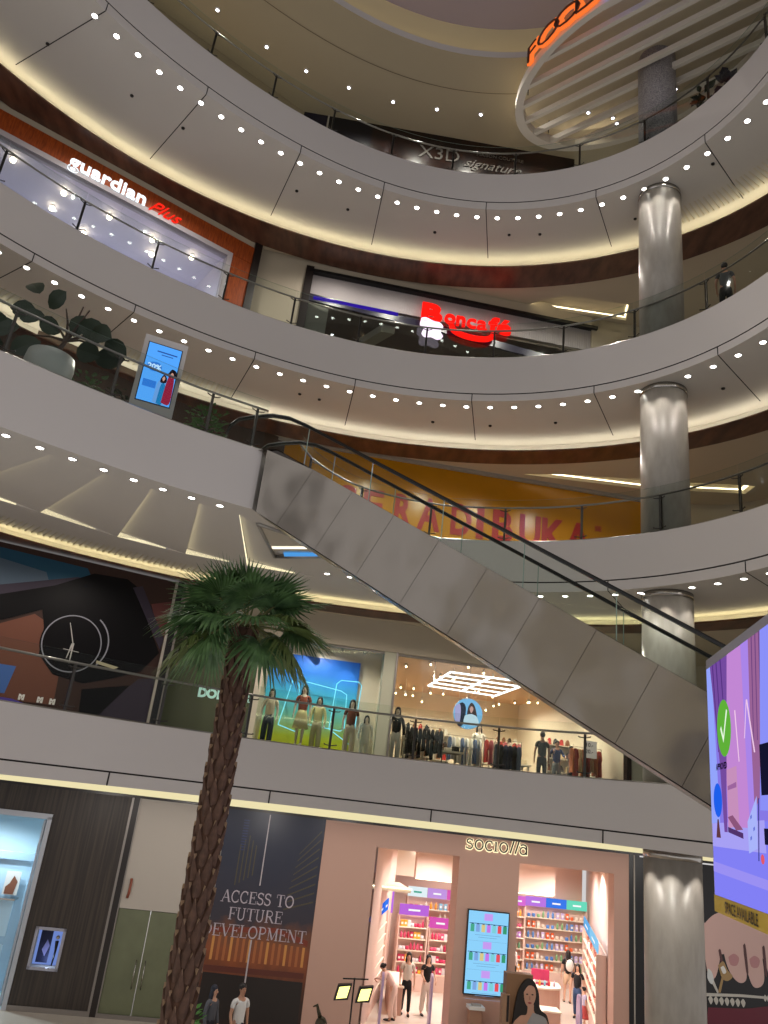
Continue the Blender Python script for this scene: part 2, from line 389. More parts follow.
# ---------------------------------------------------------------- downlights
def downlight_proto():
    r = thing('downlight', '', 'downlight', (0, 0, 0))
    m = MB(); m.lathe([(.085, 0), (.1, -.012), (.075, -.014), (.072, 0)], WHITE, 20); m.build('trim_ring', r)
    m = MB(); m.lathe([(.072, -.004), (.05, -.008)], LENS, 20); m.build('lens', r)
    remember(r); return r
DL = downlight_proto(); first = [True]
def put_light(x, y, z, label, group):
    o = DL if first[0] else copy_tree(DL); first[0] = False
    o.location = (x, y, z); o['label'] = label; o['group'] = group
GL = {4: ('small round downlight set in the soffit of the topmost curved balcony', 'downlights under the topmost balcony'),
      3: ('small round downlight in the soffit of the balcony below the lit shop signs', 'downlights under the balcony of the lit shop signs'),
      2: ('small round downlight in the soffit below the yellow hoarding', 'downlights under the yellow hoarding balcony')}
P = resample(offset(F4, .38), .67, .15)
for x, y, a in P:
    if -10.2 < x and y > 11.6: put_light(x, y, ZS[4], *GL[4])
P = resample(offset(F3, .38), .715, .2)
for x, y, a in P:
    if -10.8 < x and y > 13.0: put_light(x, y, ZS[3], *GL[3])
for x, y, a in resample(offset([p for p in F2R if p[1] > 14.0], .38), .655, .1): put_light(x, y, ZS[2], *GL[2])
for x, y, a in resample(offset(LANDS, .33), .63, 4.0): put_light(x, y, ZS[2], 'small round downlight in the soffit edge of the escalator landing', 'downlights under the escalator landing')
SD4 = [(-10.65, 15.63), (-8.7, 17.02), (-7.4, 17.99), (-4.07, 20.03), (-2.39, 20.6), (.6, 21.2), (3.1, 20.9), (4.1, 20.7), (6.9, 19.5), (8.3, 17.0)]
SD3 = [(-3.0, 21.0), (-2.4, 21.2), (1.2, 21.8), (3.0, 21.6), (4.9, 20.9), (8.7, 17.9), (9.5, 16.9)]

for x, y in ((-1.34, 20.2), (-.72, 20.26)): put_light(x, y, ZS[2], 'small round downlight in the soffit behind the escalator, right of the palm', 'downlights behind the escalator')
# ---------------------------------------------------------------- glass balustrades
POSTM = mat('post_steel', '#4a4643', .3, .9)
def make_post(root, x, y, z, a, H=1.0, mesh=[None]):
    if mesh[0] is None:
        m = MB(); m.box((-.028, .0, -.02), (.028, .05, H - .03), POSTM)
        for zz in (.09, H - .1):
            m.tube([(-.15, -.045, zz + .02), (-.13, -.05, zz), (0, .01, zz - .01), (.13, -.05, zz), (.15, -.045, zz + .02)], .014, POSTM, 6)
        m.ball((-.15, -.05, .1), .02, POSTM, 6, 4); m.ball((.15, -.05, .1), .02, POSTM, 6, 4)
        o = m.build('post', None, (0, 0, 0)); o.parent = root; mesh[0] = o.data
    else:
        o = bpy.data.objects.new('post', mesh[0]); COL.objects.link(o); o.parent = root
    w = world_loc(root); o.location = (x - w.x, y - w.y, z - w.z); o.rotation_euler = (0, 0, a); return o
def railing(name, label, F, z, step=2.09, start=.5, gh=1.22, extra=()):
    P = resample(offset(F, .1), step, start)
    for e in extra: P += resample(offset(F, .1), 999, e)
    root = thing(name, label, 'railing', (P[len(P)//2][0], P[len(P)//2][1], z))
    H = 1.0; line = offset(F, .1)
    for x, y, a in P: make_post(root, x, y, z, a)
    m = MB(); m.tube([(p[0], p[1], z + H) for p in offset(F, .12)], .027, RAIL, 8); m.build('handrail', root)
    L = 0; d = [0]
    for a, b in zip(line, line[1:]): L += hypot(b[0]-a[0], b[1]-a[1]); d.append(L)
    def at(s):
        for i in range(len(d) - 1):
            if s <= d[i+1] or i == len(d) - 2:
                f = (s - d[i]) / (d[i+1] - d[i]); return (line[i][0] + (line[i+1][0]-line[i][0])*f, line[i][1] + (line[i+1][1]-line[i][1])*f)
    s = start - step
    while s < L:
        s0, s1 = max(0, s + .012), min(L, s + step - .012)
        if s1 - s0 > .2:
            pts = [at(s0 + (s1 - s0) * k / 5) for k in range(6)]
            m = MB(); A = offset(pts, -.03)
            m.strip(z3(A, z - .0), z3(A, z + gh), GLASS)
            m.strip(z3(A, z + gh), z3(offset(A, .012), z + gh), GLASSEDGE, False)
            m.build('glass_panel', root)
        s += step
    return root
GLASSEDGE = mat('glass_edge', '#8fa79b', .2)
railing('glass_railing', 'curved glass railing with dark posts along the topmost balcony', F4, ZG[4], start=.9)
railing('glass_railing', 'curved glass railing on the balcony in front of the red and white shop signs', F3, ZG[3], start=.25)
railing('glass_railing', 'glass railing on the landing with the planter and the blue display', LANDS, ZG[2], start=.35, extra=(11.85,))
railing('glass_railing', 'curved glass railing in front of the yellow hoarding', BACK + F2R, ZG[2], start=.8)
railing('glass_railing', 'long glass railing on the lowest balcony, in front of the fashion shops', [p for p in F1 if p[0] < 0 or p[1] > 13.5], ZG[1], start=.35)

# ---------------------------------------------------------------- round column
def column_mat(name, base, dark):
    m = mat(name, base, .38, noise=1, nscale=3.5, nstretch=(2.2, 2.2, .7), col2=dark, spec=.6); return m
CM = column_mat('column_stone', '#b1aba2', '#a69f96')
MOS = mat('mosaic', '#b9b4b4', .35, noise=.8, nscale=30, col2='#77727a', bump=.6)
R = .615; cx, cy = 7.3, 18.5
col_ = thing('round_column', 'tall round polished stone column rising through all the balconies', 'column', (cx, cy, 0))
levels = [(0, ZS[1]), (ZG[1] - .12, ZS[2]), (ZG[2] - .12, ZS[3]), (ZG[3] - .12, ZS[4])]
for z0, z1 in levels:
    m = MB(); prof = [(R, z0)]; z = z0
    m.lathe([(R, z0), (R, z1 - .16)], CM, 64, (cx, cy, 0)); m.build('column_shaft', col_)
    m = MB(); m.lathe([(R + .012, z1 - .16), (R + .012, z1 - .002)], CHROME, 64, (cx, cy, 0)); m.build('chrome_collar', col_)
m = MB(); m.lathe([(R - .02, ZG[4] - .12), (R - .02, 31.2)], MOS, 48, (cx, cy, 0)); o = m.build('column_shaft', col_); o['label'] = 'rough pebbled upper shaft'

# ---------------------------------------------------------------- escalator
BRUSH = bpy.data.materials.new('brushed_steel'); BRUSH.use_nodes = True
_n = BRUSH.node_tree; _b = _n.nodes['Principled BSDF']; _b.inputs['Metallic'].default_value = 1; _b.inputs['Base Color'].default_value = S('#9c958d'); _b.inputs['Roughness'].default_value = .27
_tc = _n.nodes.new('ShaderNodeTexCoord'); _ns = _n.nodes.new('ShaderNodeTexNoise'); _ns.inputs['Scale'].default_value = .55; _ns.inputs['Detail'].default_value = 1.5
_bp = _n.nodes.new('ShaderNodeBump'); _bp.inputs['Strength'].default_value = .8; _bp.inputs['Distance'].default_value = .35
_n.links.new(_tc.outputs['Object'], _ns.inputs['Vector']); _n.links.new(_ns.outputs[0], _bp.inputs['Height']); _n.links.new(_bp.outputs[0], _b.inputs['Normal'])
RUB = mat('black_rubber', '#0d0c0c', .35)
ES0 = (-2.72, 15.6); EDIR = Vector((8.0, -3.45)).normalized(); EN = Vector((-EDIR.y, EDIR.x))   # EN points away from the camera
def E(s, w, z): return (ES0[0] + EDIR.x*s + EN.x*w, ES0[1] + EDIR.y*s + EN.y*w, z)
Z2, Z1 = ZG[2] - .1, 6.95
SL = .561; s_top = .15; 
def top(s):   # top edge of the side cladding
    if s <= 0.25: return Z2 + .02
    return Z2 + .02 - (s - .25) * SL
s_low = .25 + (Z2 + .02 - (Z1 + .1)) / SL
esc = thing('escalator', 'long brushed steel escalator descending diagonally across the atrium', 'escalator', E(5, .8, Z1 - 1.0))
BOT = 11.5
def bot(s): return BOT - s * .568
WID = 1.62
n = 14; ss = [s_low * k / n for k in range(n + 1)]
E_END = s_low + 2.2
for side, w in ((0, 0.0), (1, WID)):
    NPAN = 11
    for k in range(NPAN):      # cladding panels
        a = s_low * k / NPAN + .0035; b = s_low * (k + 1) / NPAN - .0035
        sh = .42               # joints lean square to the slope
        m = MB(E); m.prism([(a - (sh if k else 0), bot(a - (sh if k else 0))), (b - sh, bot(b - sh)), (b + sh * .6, top(b + sh * .6)), (a + (sh * .6 if k else 0), top(a + (sh * .6 if k else 0)))], w, w + (.03 if side else -.03), BRUSH)
        m.build('cladding_panel', esc)
    m = MB(E); a = s_low - .42; m.prism([(a, bot(a)), (E_END, bot(a)-.1), (E_END, top(s_low)), (s_low + .25, top(s_low + .25) + .1)], w, w + (.03 if side else -.03), BRUSH); m.build('cladding_panel', esc)
    m = MB(E); q = .012      # backing behind the joints
    m.prism([(0.01, bot(0)+.01), (s_low-.42, bot(s_low-.42)+.01), (s_low, top(s_low)-.02), (.25, top(.25)-.02), (.01, top(0)-.02)], w + (-.006 if side else .006), w + (-.05 if side else .05), mat('joint_steel', '#5a5552', .5, .6)); m.build('truss_side', esc)
m = MB(E)
m.strip([E0 for E0 in [(0, -.0, bot(0)-.02), (s_low-.42, 0, bot(s_low-.42)-.02)]], [(0, WID, bot(0)-.02), (s_low-.42, WID, bot(s_low-.42)-.02)], BRUSH, False)
m.strip([(s_low-.42, 0, bot(s_low-.42)-.02), (E_END, 0, bot(s_low-.42)-.12)], [(s_low-.42, WID, bot(s_low-.42)-.02), (E_END, WID, bot(s_low-.42)-.12)], BRUSH, False)
m.strip([(0, 0, bot(0)), (0, 0, top(0))], [(0, WID, bot(0)), (0, WID, top(0))], BRUSH, False)
m.build('underside', esc)
m = MB(E)
for w0, w1 in ((-.03, .30), (WID-.30, WID+.03)):       # decks along the balustrades
    m.strip([(s, w0, top(s) + .005) for s in [-.9] + [0, .25] + ss[2:] + [E_END]][:-1], [(s, w1, top(s) + .005) for s in [-.9] + [0, .25] + ss[2:] + [E_END]][:-1], BRUSH, False)
m.build('deck', esc)
k = 0
STEPM = mat('escalator_step', '#3b3a3a', .5, .7)
run = .40
for i in range(int(s_low / run)):                       # moving steps
    s = .35 + i * run; z = Z2 - .12 - (i + .5) * run * SL
    m = MB(E); m.box((s, .3, z - .2), (s + run, WID - .3, z), STEPM); m.box((s, .3, z - .005), (s + .03, WID - .3, z + .004), mat('step_yellow', '#c8a52a', .5)); m.build('step', esc)
for w in (.12, WID - .12):
    hz = lambda s: top(min(max(s, .25), s_low)) + .93
    path = [(-1.05, w, Z2 + .12), (-1.2, w, Z2 + .3), (-1.28, w, Z2 + .55), (-1.2, w, Z2 + .8), (-1.0, w, Z2 + .95), (-.6, w, Z2 + .98), (-.1, w, Z2 + .97), (.35, w, Z2 + .86)]
    path += [(s, w, hz(s)) for s in [.8 + (s_low - .8) * j / 10 for j in range(11)]]
    path += [(s_low + .5, w, hz(s_low) - .12), (s_low + 1.1, w, hz(s_low) - .14), (s_low + 1.5, w, hz(s_low) - .35), (s_low + 1.55, w, hz(s_low) - .6), (s_low + 1.4, w, hz(s_low) - .85)]
    m = MB(E); 
    # flat oval handrail section
    A = [[(p[0], p[1] - .05, p[2]), (p[0], p[1] - .035, p[2] + .03), (p[0], p[1] + .035, p[2] + .03), (p[0], p[1] + .05, p[2]), (p[0], p[1] + .035, p[2] - .045), (p[0], p[1] - .035, p[2] - .045)] for p in path]
    for a in range(6): m.strip([q[a] for q in A], [q[(a+1) % 6] for q in A], RUB)
    m.build('handrail', esc)
    g = MB(E)
    gs = [-.9, -.3, .2] + [.5 + (s_low - .5) * j / 8 for j in range(9)] + [s_low + .6, s_low + 1.2]
    g.strip([(s, w, top(min(s, s_low)) + .01) for s in gs], [(s, w, (Z2 + .95 if s < .3 else (hz(s) - .02 if s < s_low + .1 else hz(s_low) - .16))) for s in gs], GLASS, False)
    g.build('glass_balustrade', esc)
    for j in range(7):
        s = .9 + (s_low - 1.0) * j / 6; g = MB(E); g.box((s - .008, w - .008, top(s)), (s + .008, w + .008, hz(s) - .03), GLASSEDGE); g.build('glass_joint', esc)
# floor of the first gallery reaching out to the escalator's foot
m = MB(E); m.box((E_END - .05, -1.2, Z1 - .35), (E_END + 3.5, 3.2, Z1 - .02), PAINT); structure(m, 'floor_escalator_foot')

# ---------------------------------------------------------------- ceiling over the topmost gallery, dome
ZC5 = 31.0
K5 = K_F4
F5 = curve(K5, -1.4, 1.4, off=-.1)
BEIGE5 = mat('top_ceiling', '#ada28a', .8)
m = MB(); out = []
for x, y in F5:
    dx, dy = x - CX, y - CY; L = hypot(dx, dy); out.append((CX + dx/L*24, CY + dy/L*24))
m.strip(z3(F5, ZC5), z3(out, ZC5), BEIGE5, False); m.strip(z3(F5, ZC5), z3(F5, ZC5 + .28), PAINT)
structure(m, 'ceiling_fourth')
m = MB(); U = offset(F5, .75); m.strip(z3(F5, ZC5 + .28), z3(U, ZC5 + .28), PAINT, False)
m.strip(z3(U, ZC5 + .28), z3(U, ZC5 + 2.4), mat('cove_upstand', '#cfc2a0', .8))
structure(m, 'trim_dome_upstand')
m = MB(); m.strip(z3(offset(F5, .35), ZC5 + .32), z3(offset(F5, .5), ZC5 + .32), led('dome_led', '#ffe7b0', 5.0), False); structure(m, 'trim_dome_light')
m = MB(); In = offset(F5, -1.0); m.strip(z3(U, ZC5 + 2.4), z3(In, ZC5 + 2.4), mat('dome_ring', '#8d8496', .7), False)
m.strip(z3(In, ZC5 + 2.4), z3(In, ZC5 + 3.0), mat('dome_ring', '#8d8496', .7))
structure(m, 'trim_dome_ring')
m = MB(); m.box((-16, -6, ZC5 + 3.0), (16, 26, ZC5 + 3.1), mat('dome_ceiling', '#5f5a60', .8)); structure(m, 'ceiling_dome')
# faint step line in the top ceiling
m = MB(); a = offset(F5, 1.45); m.strip(z3(a, ZC5 - .012), z3(offset(a, .03), ZC5 - .012), mat('line5', '#6f6450', .8), False); structure(m, 'trim_ceiling_line')
SPOTW = led('spot_white', '#f4f4ff', 16.)
def spot(x, y, z, label, group, r=.07):
    o = thing('ceiling_spotlight', label, 'spotlight', (x, y, z), group)
    m = MB(); m.lathe([(r*1.5, 0), (r*1.4, -.03), (r, -.03)], WHITE, 14, (x, y, z)); m.build('trim_ring', o)
    m = MB(); m.lathe([(r, -.025), (r*.5, -.035)], SPOTW, 14, (x, y, z)); m.build('lens', o); return o
k = ZC5 - EYE
for q in ((-7.8, 19.2), (-6.2, 20.4), (-4.8, 21.2), (-3.2, 21.7), (-1.5, 22.1), (.2, 22.2), (1.9, 22.2)):
    spot(q[0]*k/25 , q[1]*k/25 , ZC5, 'small spotlight in the dark beige top ceiling, left of the slatted disc', 'spotlights in the top ceiling')

# slatted oval canopy
ZD = 29.2; DC = (6.6, 18.1); AX = Vector((-.707, .707)); BX = Vector((.707, .707)); DA, DB = 4.5, 2.65
def dpt(t, f=1.): return (DC[0] + AX.x*DA*f*cos(t) + BX.x*DB*f*sin(t), DC[1] + AX.y*DA*f*cos(t) + BX.y*DB*f*sin(t))
disc = thing('slatted_canopy', 'oval ceiling canopy of pale parallel slats around the column top', 'canopy', (DC[0], DC[1], ZD))
SLAT = mat('slat_pale', '#ded6c9', .6)
m = MB(); n = 72; N_ = [2*pi*i/n for i in range(n + 1)]
rim = lambda f, z: [(*dpt(t, f), z) for t in N_]
m.strip(rim(1, ZD), rim(.93, ZD), SLAT, False); m.strip(rim(1, ZD), rim(1, ZD + .38), SLAT); m.strip(rim(.93, ZD), rim(.93, ZD + .38), SLAT); m.strip(rim(1, ZD + .38), rim(.93, ZD + .38), SLAT, False)
m.build('rim', disc)
sd = Vector((.765, -.644)); sn = Vector((.644, .765))
import bisect
for i in range(-4, 5):
    o_ = i * .62
    # intersect line DC + sn*o + sd*s with the ellipse
    def inside(s):
        p = Vector((sn.x*o_ + sd.x*s, sn.y*o_ + sd.y*s)); return (p.dot(AX)/DA/.94)**2 + (p.dot(BX)/DB/.94)**2 < 1
    good = [s*.05 for s in range(-110, 111) if inside(s*.05)]
    if len(good) < 4: continue
    s0, s1 = good[0], good[-1]
    fr = lambda a, b, z: (DC[0] + sn.x*(o_+b) + sd.x*a, DC[1] + sn.y*(o_+b) + sd.y*a, z)
    m = MB(fr); m.box((s0, -.06, ZD + .03), (s1, .06, ZD + .26), SLAT); m.build('slat', disc)
m = MB(); nn = 40
m.face([m.pt((*dpt(2*pi*i/nn, .97), ZD + .9)) for i in range(nn)], mat('canopy_back', '#c4b89c', .85)); m.build('back_panel', disc)
for t in (.3, 1.4, 2.6, 3.7, 4.8, 5.8):
    m = MB(); p = dpt(t, .9); m.tube([(*p, ZD + .3), (*p, ZC5)], .02, STEEL, 6); m.build('hanger', disc)
for j in range(9): spot(8.6 + j*.18, 20.6 - j*.27, ZD + .0, 'small white light in the short row of lights right of the column top', 'row of small lights under the canopy', .045)
for x, y in ((5.45, 20.0), (6.55, 20.3), (6.35, 20.1), (7.55, 19.9), (8.0, 18.7)): spot(x, y, ZD, 'small spotlight among the canopy slats', 'spotlights among the canopy slats', .06)

# letters on the canopy rim
ORG = led('sign_orange', '#ff7a35', 1.0); ORG2 = mat('sign_orange_side', '#7c2d12', .5); CREAM = led('sign_cream', '#ffd9a0', 1.2); BLU = led('sign_blue', '#2f6bff', 1.6)
def rimplace(t0, dirn, zoff=0.):
    def f(x, y, z):
        t = t0 + dirn * x / 3.4; p = dpt(t, 1.04); nx, ny = p[0]-DC[0], p[1]-DC[1]; L = hypot(nx, ny)
        return (p[0] + nx/L*z, p[1] + ny/L*z, ZD + .1 + y)
    return f
sg = thing('rooftop_letter_sign', 'orange lit letters standing on the canopy rim', 'sign', (*dpt(5.3), ZD + .1))
t = -.9
for ch, w in (('F', .46), ('O', .58), ('O', .58), ('D', .56)):
    m = MB(); m.text(ch, ORG, 1.08, (0, 0, 0), .12, .03, place=rimplace(t, -1)); 
    m.text(ch, mat('letter_dark_core', '#4a2a20', .4), 1.08, (0, 0, 0), .06, -.03, place=lambda x, y, z, T=t: (lambda p: (p[0], p[1], p[2]))(rimplace(T, -1)(x, y, z + .08)))
    m.build('letter', sg); t -= w / 3.4
m = MB(); m.text('C', BLU, 1.08, (0, 0, 0), .12, .03, place=rimplace(t - .03, -1)); m.build('letter', sg)

# ---------------------------------------------------------------- the same galleries across the atrium, behind the viewer
for lv, F, nm in ((1, F4, 'first'), (2, F3, 'second'), (3, F3, 'third'), (4, F4, 'fourth')):
    R_ = [(x, 6.0 - y) for x, y in F if y > 12.5]; zs, zg = ZS[lv], ZG[lv]; out = [(x * 1.22, 6.0 - (6.0 - y) * 1.16) for x, y in R_]
    m = MB(); m.strip(z3(R_, zs), z3(R_, zg), PAINT); m.strip(z3(R_, zs), z3(out, zs), SOFF, False); m.strip(z3(R_, zg), z3(out, zg), FLOORM, False)
    structure(m, 'floor_rear_' + nm)
    m = MB(); far_ = [(x * 1.5, 6.0 - (6.0 - y) * 1.35) for x, y in R_]; m.strip(z3(far_, zg), z3(far_, zg + 4.4), mat('rear_wall', '#8f8478', .8)); structure(m, 'wall_rear_' + nm)
    m = MB(); m.strip(z3(out, zs - .02), z3(out, zs - .1), COVE); structure(m, 'trim_cove_light_rear_' + nm)
# smoke detectors in the soffits
for z, ps in ((ZS[4], SD4), (ZS[3], SD3)):
    for x, y in ps:
        o = thing('smoke_detector', 'tiny dark detector dot on the %s' % ('topmost balcony soffit' if z > 20 else 'middle balcony soffit'), 'detector', (x, y, z), 'detectors on the %s' % ('topmost soffit' if z > 20 else 'middle soffit'))
        m = MB(); m.lathe([(.055, 0), (.05, -.03), (.025, -.045)], STEEL, 12, (x, y, z)); m.build('housing', o)
# bright framed ceiling opening beside the escalator's top
hb = thing('ceiling_light_box', 'framed bright ceiling opening with a blue panel under the escalator top', 'ceiling light', (-2.2, 17.9, ZS[2] - .02))
q0, q1, q2, q3 = (-2.82, 16.6), (-2.67, 19.1), (-1.45, 18.6), (-1.75, 17.45)
z = ZS[2] - .02
m = MB(); Q_ = [q0, q1, q2, q3]
for i in range(4): m.tube([(*Q_[i], z), (*Q_[(i+1) % 4], z)], .05, mat('silver_trim', '#a9a59e', .35, .6), 6)
m.build('frame', hb)
m = MB(); m.poly([(*q0, z - .005), (-2.7, 18.6, z - .005), (-1.5, 18.15, z - .005), (*q3, z - .005)], mat('box_cream', '#c9bfae', .6)); m.build('inner_panel', hb)
m = MB(); m.poly([(-2.66, 18.2, z - .012), (-2.65, 18.4, z - .012), (-1.55, 17.98, z - .012), (-1.6, 17.8, z - .012)], led('box_white', '#fff4dc', 1.6)); m.build('light_strip', hb)
m = MB(); m.poly([(-2.4, 18.6, z - .01), (-2.4, 18.95, z - .01), (-1.45, 18.55, z - .01), (-1.5, 18.25, z - .01)], led('box_blue', '#4f9be0', 1.0)); m.build('blue_panel', hb)
# ---------------------------------------------------------------- walls behind the galleries
BEIGEW = mat('wall_beige', '#bdb29d', .8); OLIVE = mat('olive_film', '#6f7358', .25, noise=.15, nscale=1.5)
GREYW = mat('wall_grey', '#a8a198', .7); PINK = mat('salmon_panel', '#c29c8c', .6); PINKL = mat('salmon_light', '#d9bbad', .65)
BRZ = mat('bronze_frame', '#1d1411', .35); CREAMW = mat('interior_cream', '#e9dcc8', .7)
def wallbox(F, name, *boxes):
    m = MB(F)
    for u0, u1, w0, w1, z0, z1, mt in boxes: m.box((u0, w0, z0), (u1, w1, z1), mt)
    return structure(m, name)
def lamp(kind, loc, energy, color=(1, 1, 1), size=1., size_y=None, rot=(0, 0, 0), spread=None):
    if kind == 'AREA':      # fill light: added grid of unseen bare spots, no fixtures
        sy = size_y or size; nx = max(1, round(size / 2.4)); ny = max(1, round(sy / 2.4)); R_ = Matrix.Rotation(rot[2], 3, 'Z')
        for i in range(nx):
            for j in range(ny):
                o_ = R_ @ Vector(((i + .5) / nx * size - size/2, (j + .5) / ny * sy - sy/2, 0))
                lamp('SPOT', (loc[0] + o_.x, loc[1] + o_.y, loc[2]), energy * 3.2 / nx / ny, color, .0, 2.8, rot)
        return
    l = bpy.data.lights.new(kind.lower() + '_lamp', kind); l.energy = energy; l.color = color
    if kind == 'AREA':
        l.size = size
        if size_y: l.shape = 'RECTANGLE'; l.size_y = size_y
    else: l.shadow_soft_size = size
    if kind == 'SPOT': l.spot_size = size_y or 1.2; l.spot_blend = .5; l.shadow_soft_size = size
    o = bpy.data.objects.new(kind.lower() + '_lamp', l); COL.objects.link(o); o.location = loc; o.rotation_euler = rot; return o

# ground floor
m = MB(); m.box((-16, 10, -.2), (17, 40, 0), mat('ground_tiles', '#c9bfb2', .18)); structure(m, 'floor')
RIBW = bpy.data.materials.new('ribbed_wood'); RIBW.use_nodes = True
_n = RIBW.node_tree; _b = _n.nodes['Principled BSDF']; _b.inputs['Roughness'].default_value = .5
_tc = _n.nodes.new('ShaderNodeTexCoord'); _mp = _n.nodes.new('ShaderNodeMapping'); _mp.inputs['Scale'].default_value = (14, 14, .35); _ns = _n.nodes.new('ShaderNodeTexNoise'); _ns.inputs['Scale'].default_value = 1.2; _ns.inputs['Detail'].default_value = 3
_mx = _n.nodes.new('ShaderNodeMix'); _mx.data_type = 'RGBA'; _mx.inputs[6].default_value = S('#2d2521'); _mx.inputs[7].default_value = S('#41372f')
_rp = _n.nodes.new('ShaderNodeMapRange'); _rp.inputs[1].default_value = .4; _rp.inputs[2].default_value = .62
_n.links.new(_tc.outputs['Object'], _mp.inputs[0]); _n.links.new(_mp.outputs[0], _ns.inputs['Vector']); _n.links.new(_ns.outputs[0], _rp.inputs[0]); _n.links.new(_rp.outputs[0], _mx.inputs[0]); _n.links.new(_mx.outputs[2], _b.inputs['Base Color'])
wallbox(WG, 'wall_ground_wood', (-13.5, -8.16, -.2, 0, 4.66, 5.75, RIBW), (-8.16, -7.9, -.2, 0, 0, 5.75, RIBW), (-7.9, -7.12, -.2, 0, 0, .96, RIBW), (-7.9, -7.12, -.2, 0, 1.92, 5.75, RIBW), (-7.12, -6.15, -.2, 0, 0, 5.75, RIBW),
        (-7.9, -7.12, -.5, -.45, .9, 2.0, WHITE))
wallbox(WG, 'trim_ground_post', (-6.15, -6.09, -.2, .03, 0, 5.45, mat('post_silver', '#8e8782', .4, .6)), (-6.09, -5.93, -.2, .02, 0, 5.45, BRZ), (-5.93, -5.9, -.2, .03, 0, 5.45, mat('post_silver', '#8e8782')))
wallbox(WG, 'baseboard_ground', (-8.16, -6.15, 0, .03, 0, .12, mat('post_silver', '#8e8782')), (-5.9, -3.45, 0, .04, 0, .1, mat('post_silver', '#8e8782')))
wallbox(WG, 'wall_ground_beige', (-5.9, -3.45, -.2, 0, 2.56, 5.6, mat('wall_taupe', '#b5aca2', .7)))
dr = thing('glass_double_door', 'olive green frosted glass double door beside the palm trunk', 'door', WG(-4.7, -.05, 0))
for u0, u1 in ((-5.9, -5.06), (-5.04, -3.45)):
    m = MB(WG); m.box((u0, -.08, .02), (u1, -.04, 2.55), OLIVE); m.build('door', dr)
for u in (-5.17, -4.93):
    m = MB(WG); m.tube([(u, .03, .7), (u, .03, 1.38)], .014, CHROME, 8); m.tube([(u, -.04, .76), (u, .03, .76)], .01, CHROME, 6); m.tube([(u, -.04, 1.32), (u, .03, 1.32)], .01, CHROME, 6); m.build('handle', dr)
m = MB(WG); m.tube([(-5.74, .04, 2.82), (-5.72, .06, 2.95), (-5.71, .06, 3.2), (-5.72, .04, 3.3)], .035, mat('fixture_rust', '#8f4a35', .5), 8); m.box((-5.75, 0, 2.98), (-5.69, .03, 3.12), mat('fixture_teal', '#5f9a90')); tag(m.build('wall_fixture'), 'small rust and teal fixture on the wall above the olive glass doors', 'fixture')

# glowing band in place of the cove-lit wall top above the ground-floor shopfronts
wallbox(WG, 'trim_ground_bulkhead', (-14, 14, -.3, .3, 5.35, 5.42, BRZ), (-14, 14, -.3, -.1, 5.42, 6.6, BEIGEW))
m = MB(WG); m.box((-14, .12, 5.42), (14, .28, 5.66), led('wall_wash_glow', '#f3e6b4', .95)); structure(m, 'trim_ground_wall_glow')

wallbox(WG, 'wall_ground_far_right', (13.6, 24, -.3, 0, 0, 6.6, GREYW))
wallbox(WG, 'wall_ground_far_left', (-24, -13.5, -.3, 0, 0, 6.6, GREYW))
wallbox(WG, 'wall_first_far_right', (14, 24, -.3, 0, 6.6, 11.6, BEIGEW))
# --- boutique at the far left
CY1 = mat('boutique_white', '#bcd4de', .5)
wallbox(WG, 'door_1', (-13.5, -8.16, -.1, .05, 4.54, 4.68, mat('frame_pale', '#b9bcc4', .4, .3)), (-8.28, -8.16, -.12, .05, 0, 4.6, mat('frame_pale', '#b9bcc4')), (-8.42, -8.36, -.5, -.2, 0, 4.5, mat('frame_pale', '#b9bcc4')))
wallbox(WG, 'wall_boutique_inner', (-13.5, -8.2, -3.2, -3.0, 0, 4.9, CY1), (-8.3, -8.2, -3.2, -.15, 0, 4.9, CY1), (-13.5, -8.2, -3.2, -.1, 4.7, 4.8, CY1), (-13.5, -8.2, -3.2, 0, 0, .02, CY1))
bq = thing('display_cabinet', 'pale blue lit display cabinet inside the boutique at the far left', 'cabinet', WG(-9.6, -1.6, 0))
m = MB(WG); m.box((-10.6, -1.9, 0), (-8.75, -1.6, 3.3), mat('cabinet_pale', '#a9c3d6', .5)); m.build('body', bq)
m = MB(WG); m.box((-10.6, -1.75, 3.3), (-8.65, -1.5, 3.5), mat('cabinet_cornice', '#8fa6ba', .5)); m.build('cornice', bq)
for z in (.25, 1.35):
    m = MB(WG); m.box((-10.4, -1.6, z), (-9.0, -1.56, z + .9), mat('cabinet_panel', '#c9dde8', .4)); m.build('door', bq)
m = MB(WG); m.box((-10.5, -1.6, 2.3), (-8.9, -1.2, 2.34), CHROME); m.build('shelf', bq)
m = MB(WG); m.box((-9.35, -1.5, 2.4), (-8.95, -1.45, 3.0), mat('picture_pale', '#d9d2cc')); m.poly([(-9.3, -1.44, 2.42), (-9.05, -1.44, 2.42), (-9.0, -1.44, 2.75), (-9.12, -1.44, 2.9), (-9.2, -1.44, 2.7), (-9.3, -1.44, 2.6)], mat('picture_hair', '#7d4a34')); tag(m.build('picture'), 'small picture of brown hair inside the pale blue boutique', 'picture')
lamp('AREA', WG(-10.5, -1.0, 4.6), 120, (.75, .9, 1), 3.5, 1.0)
lamp('AREA', WG(-9.6, -.8, 4.4), 60, (.7, .9, 1), 1, 2.5)
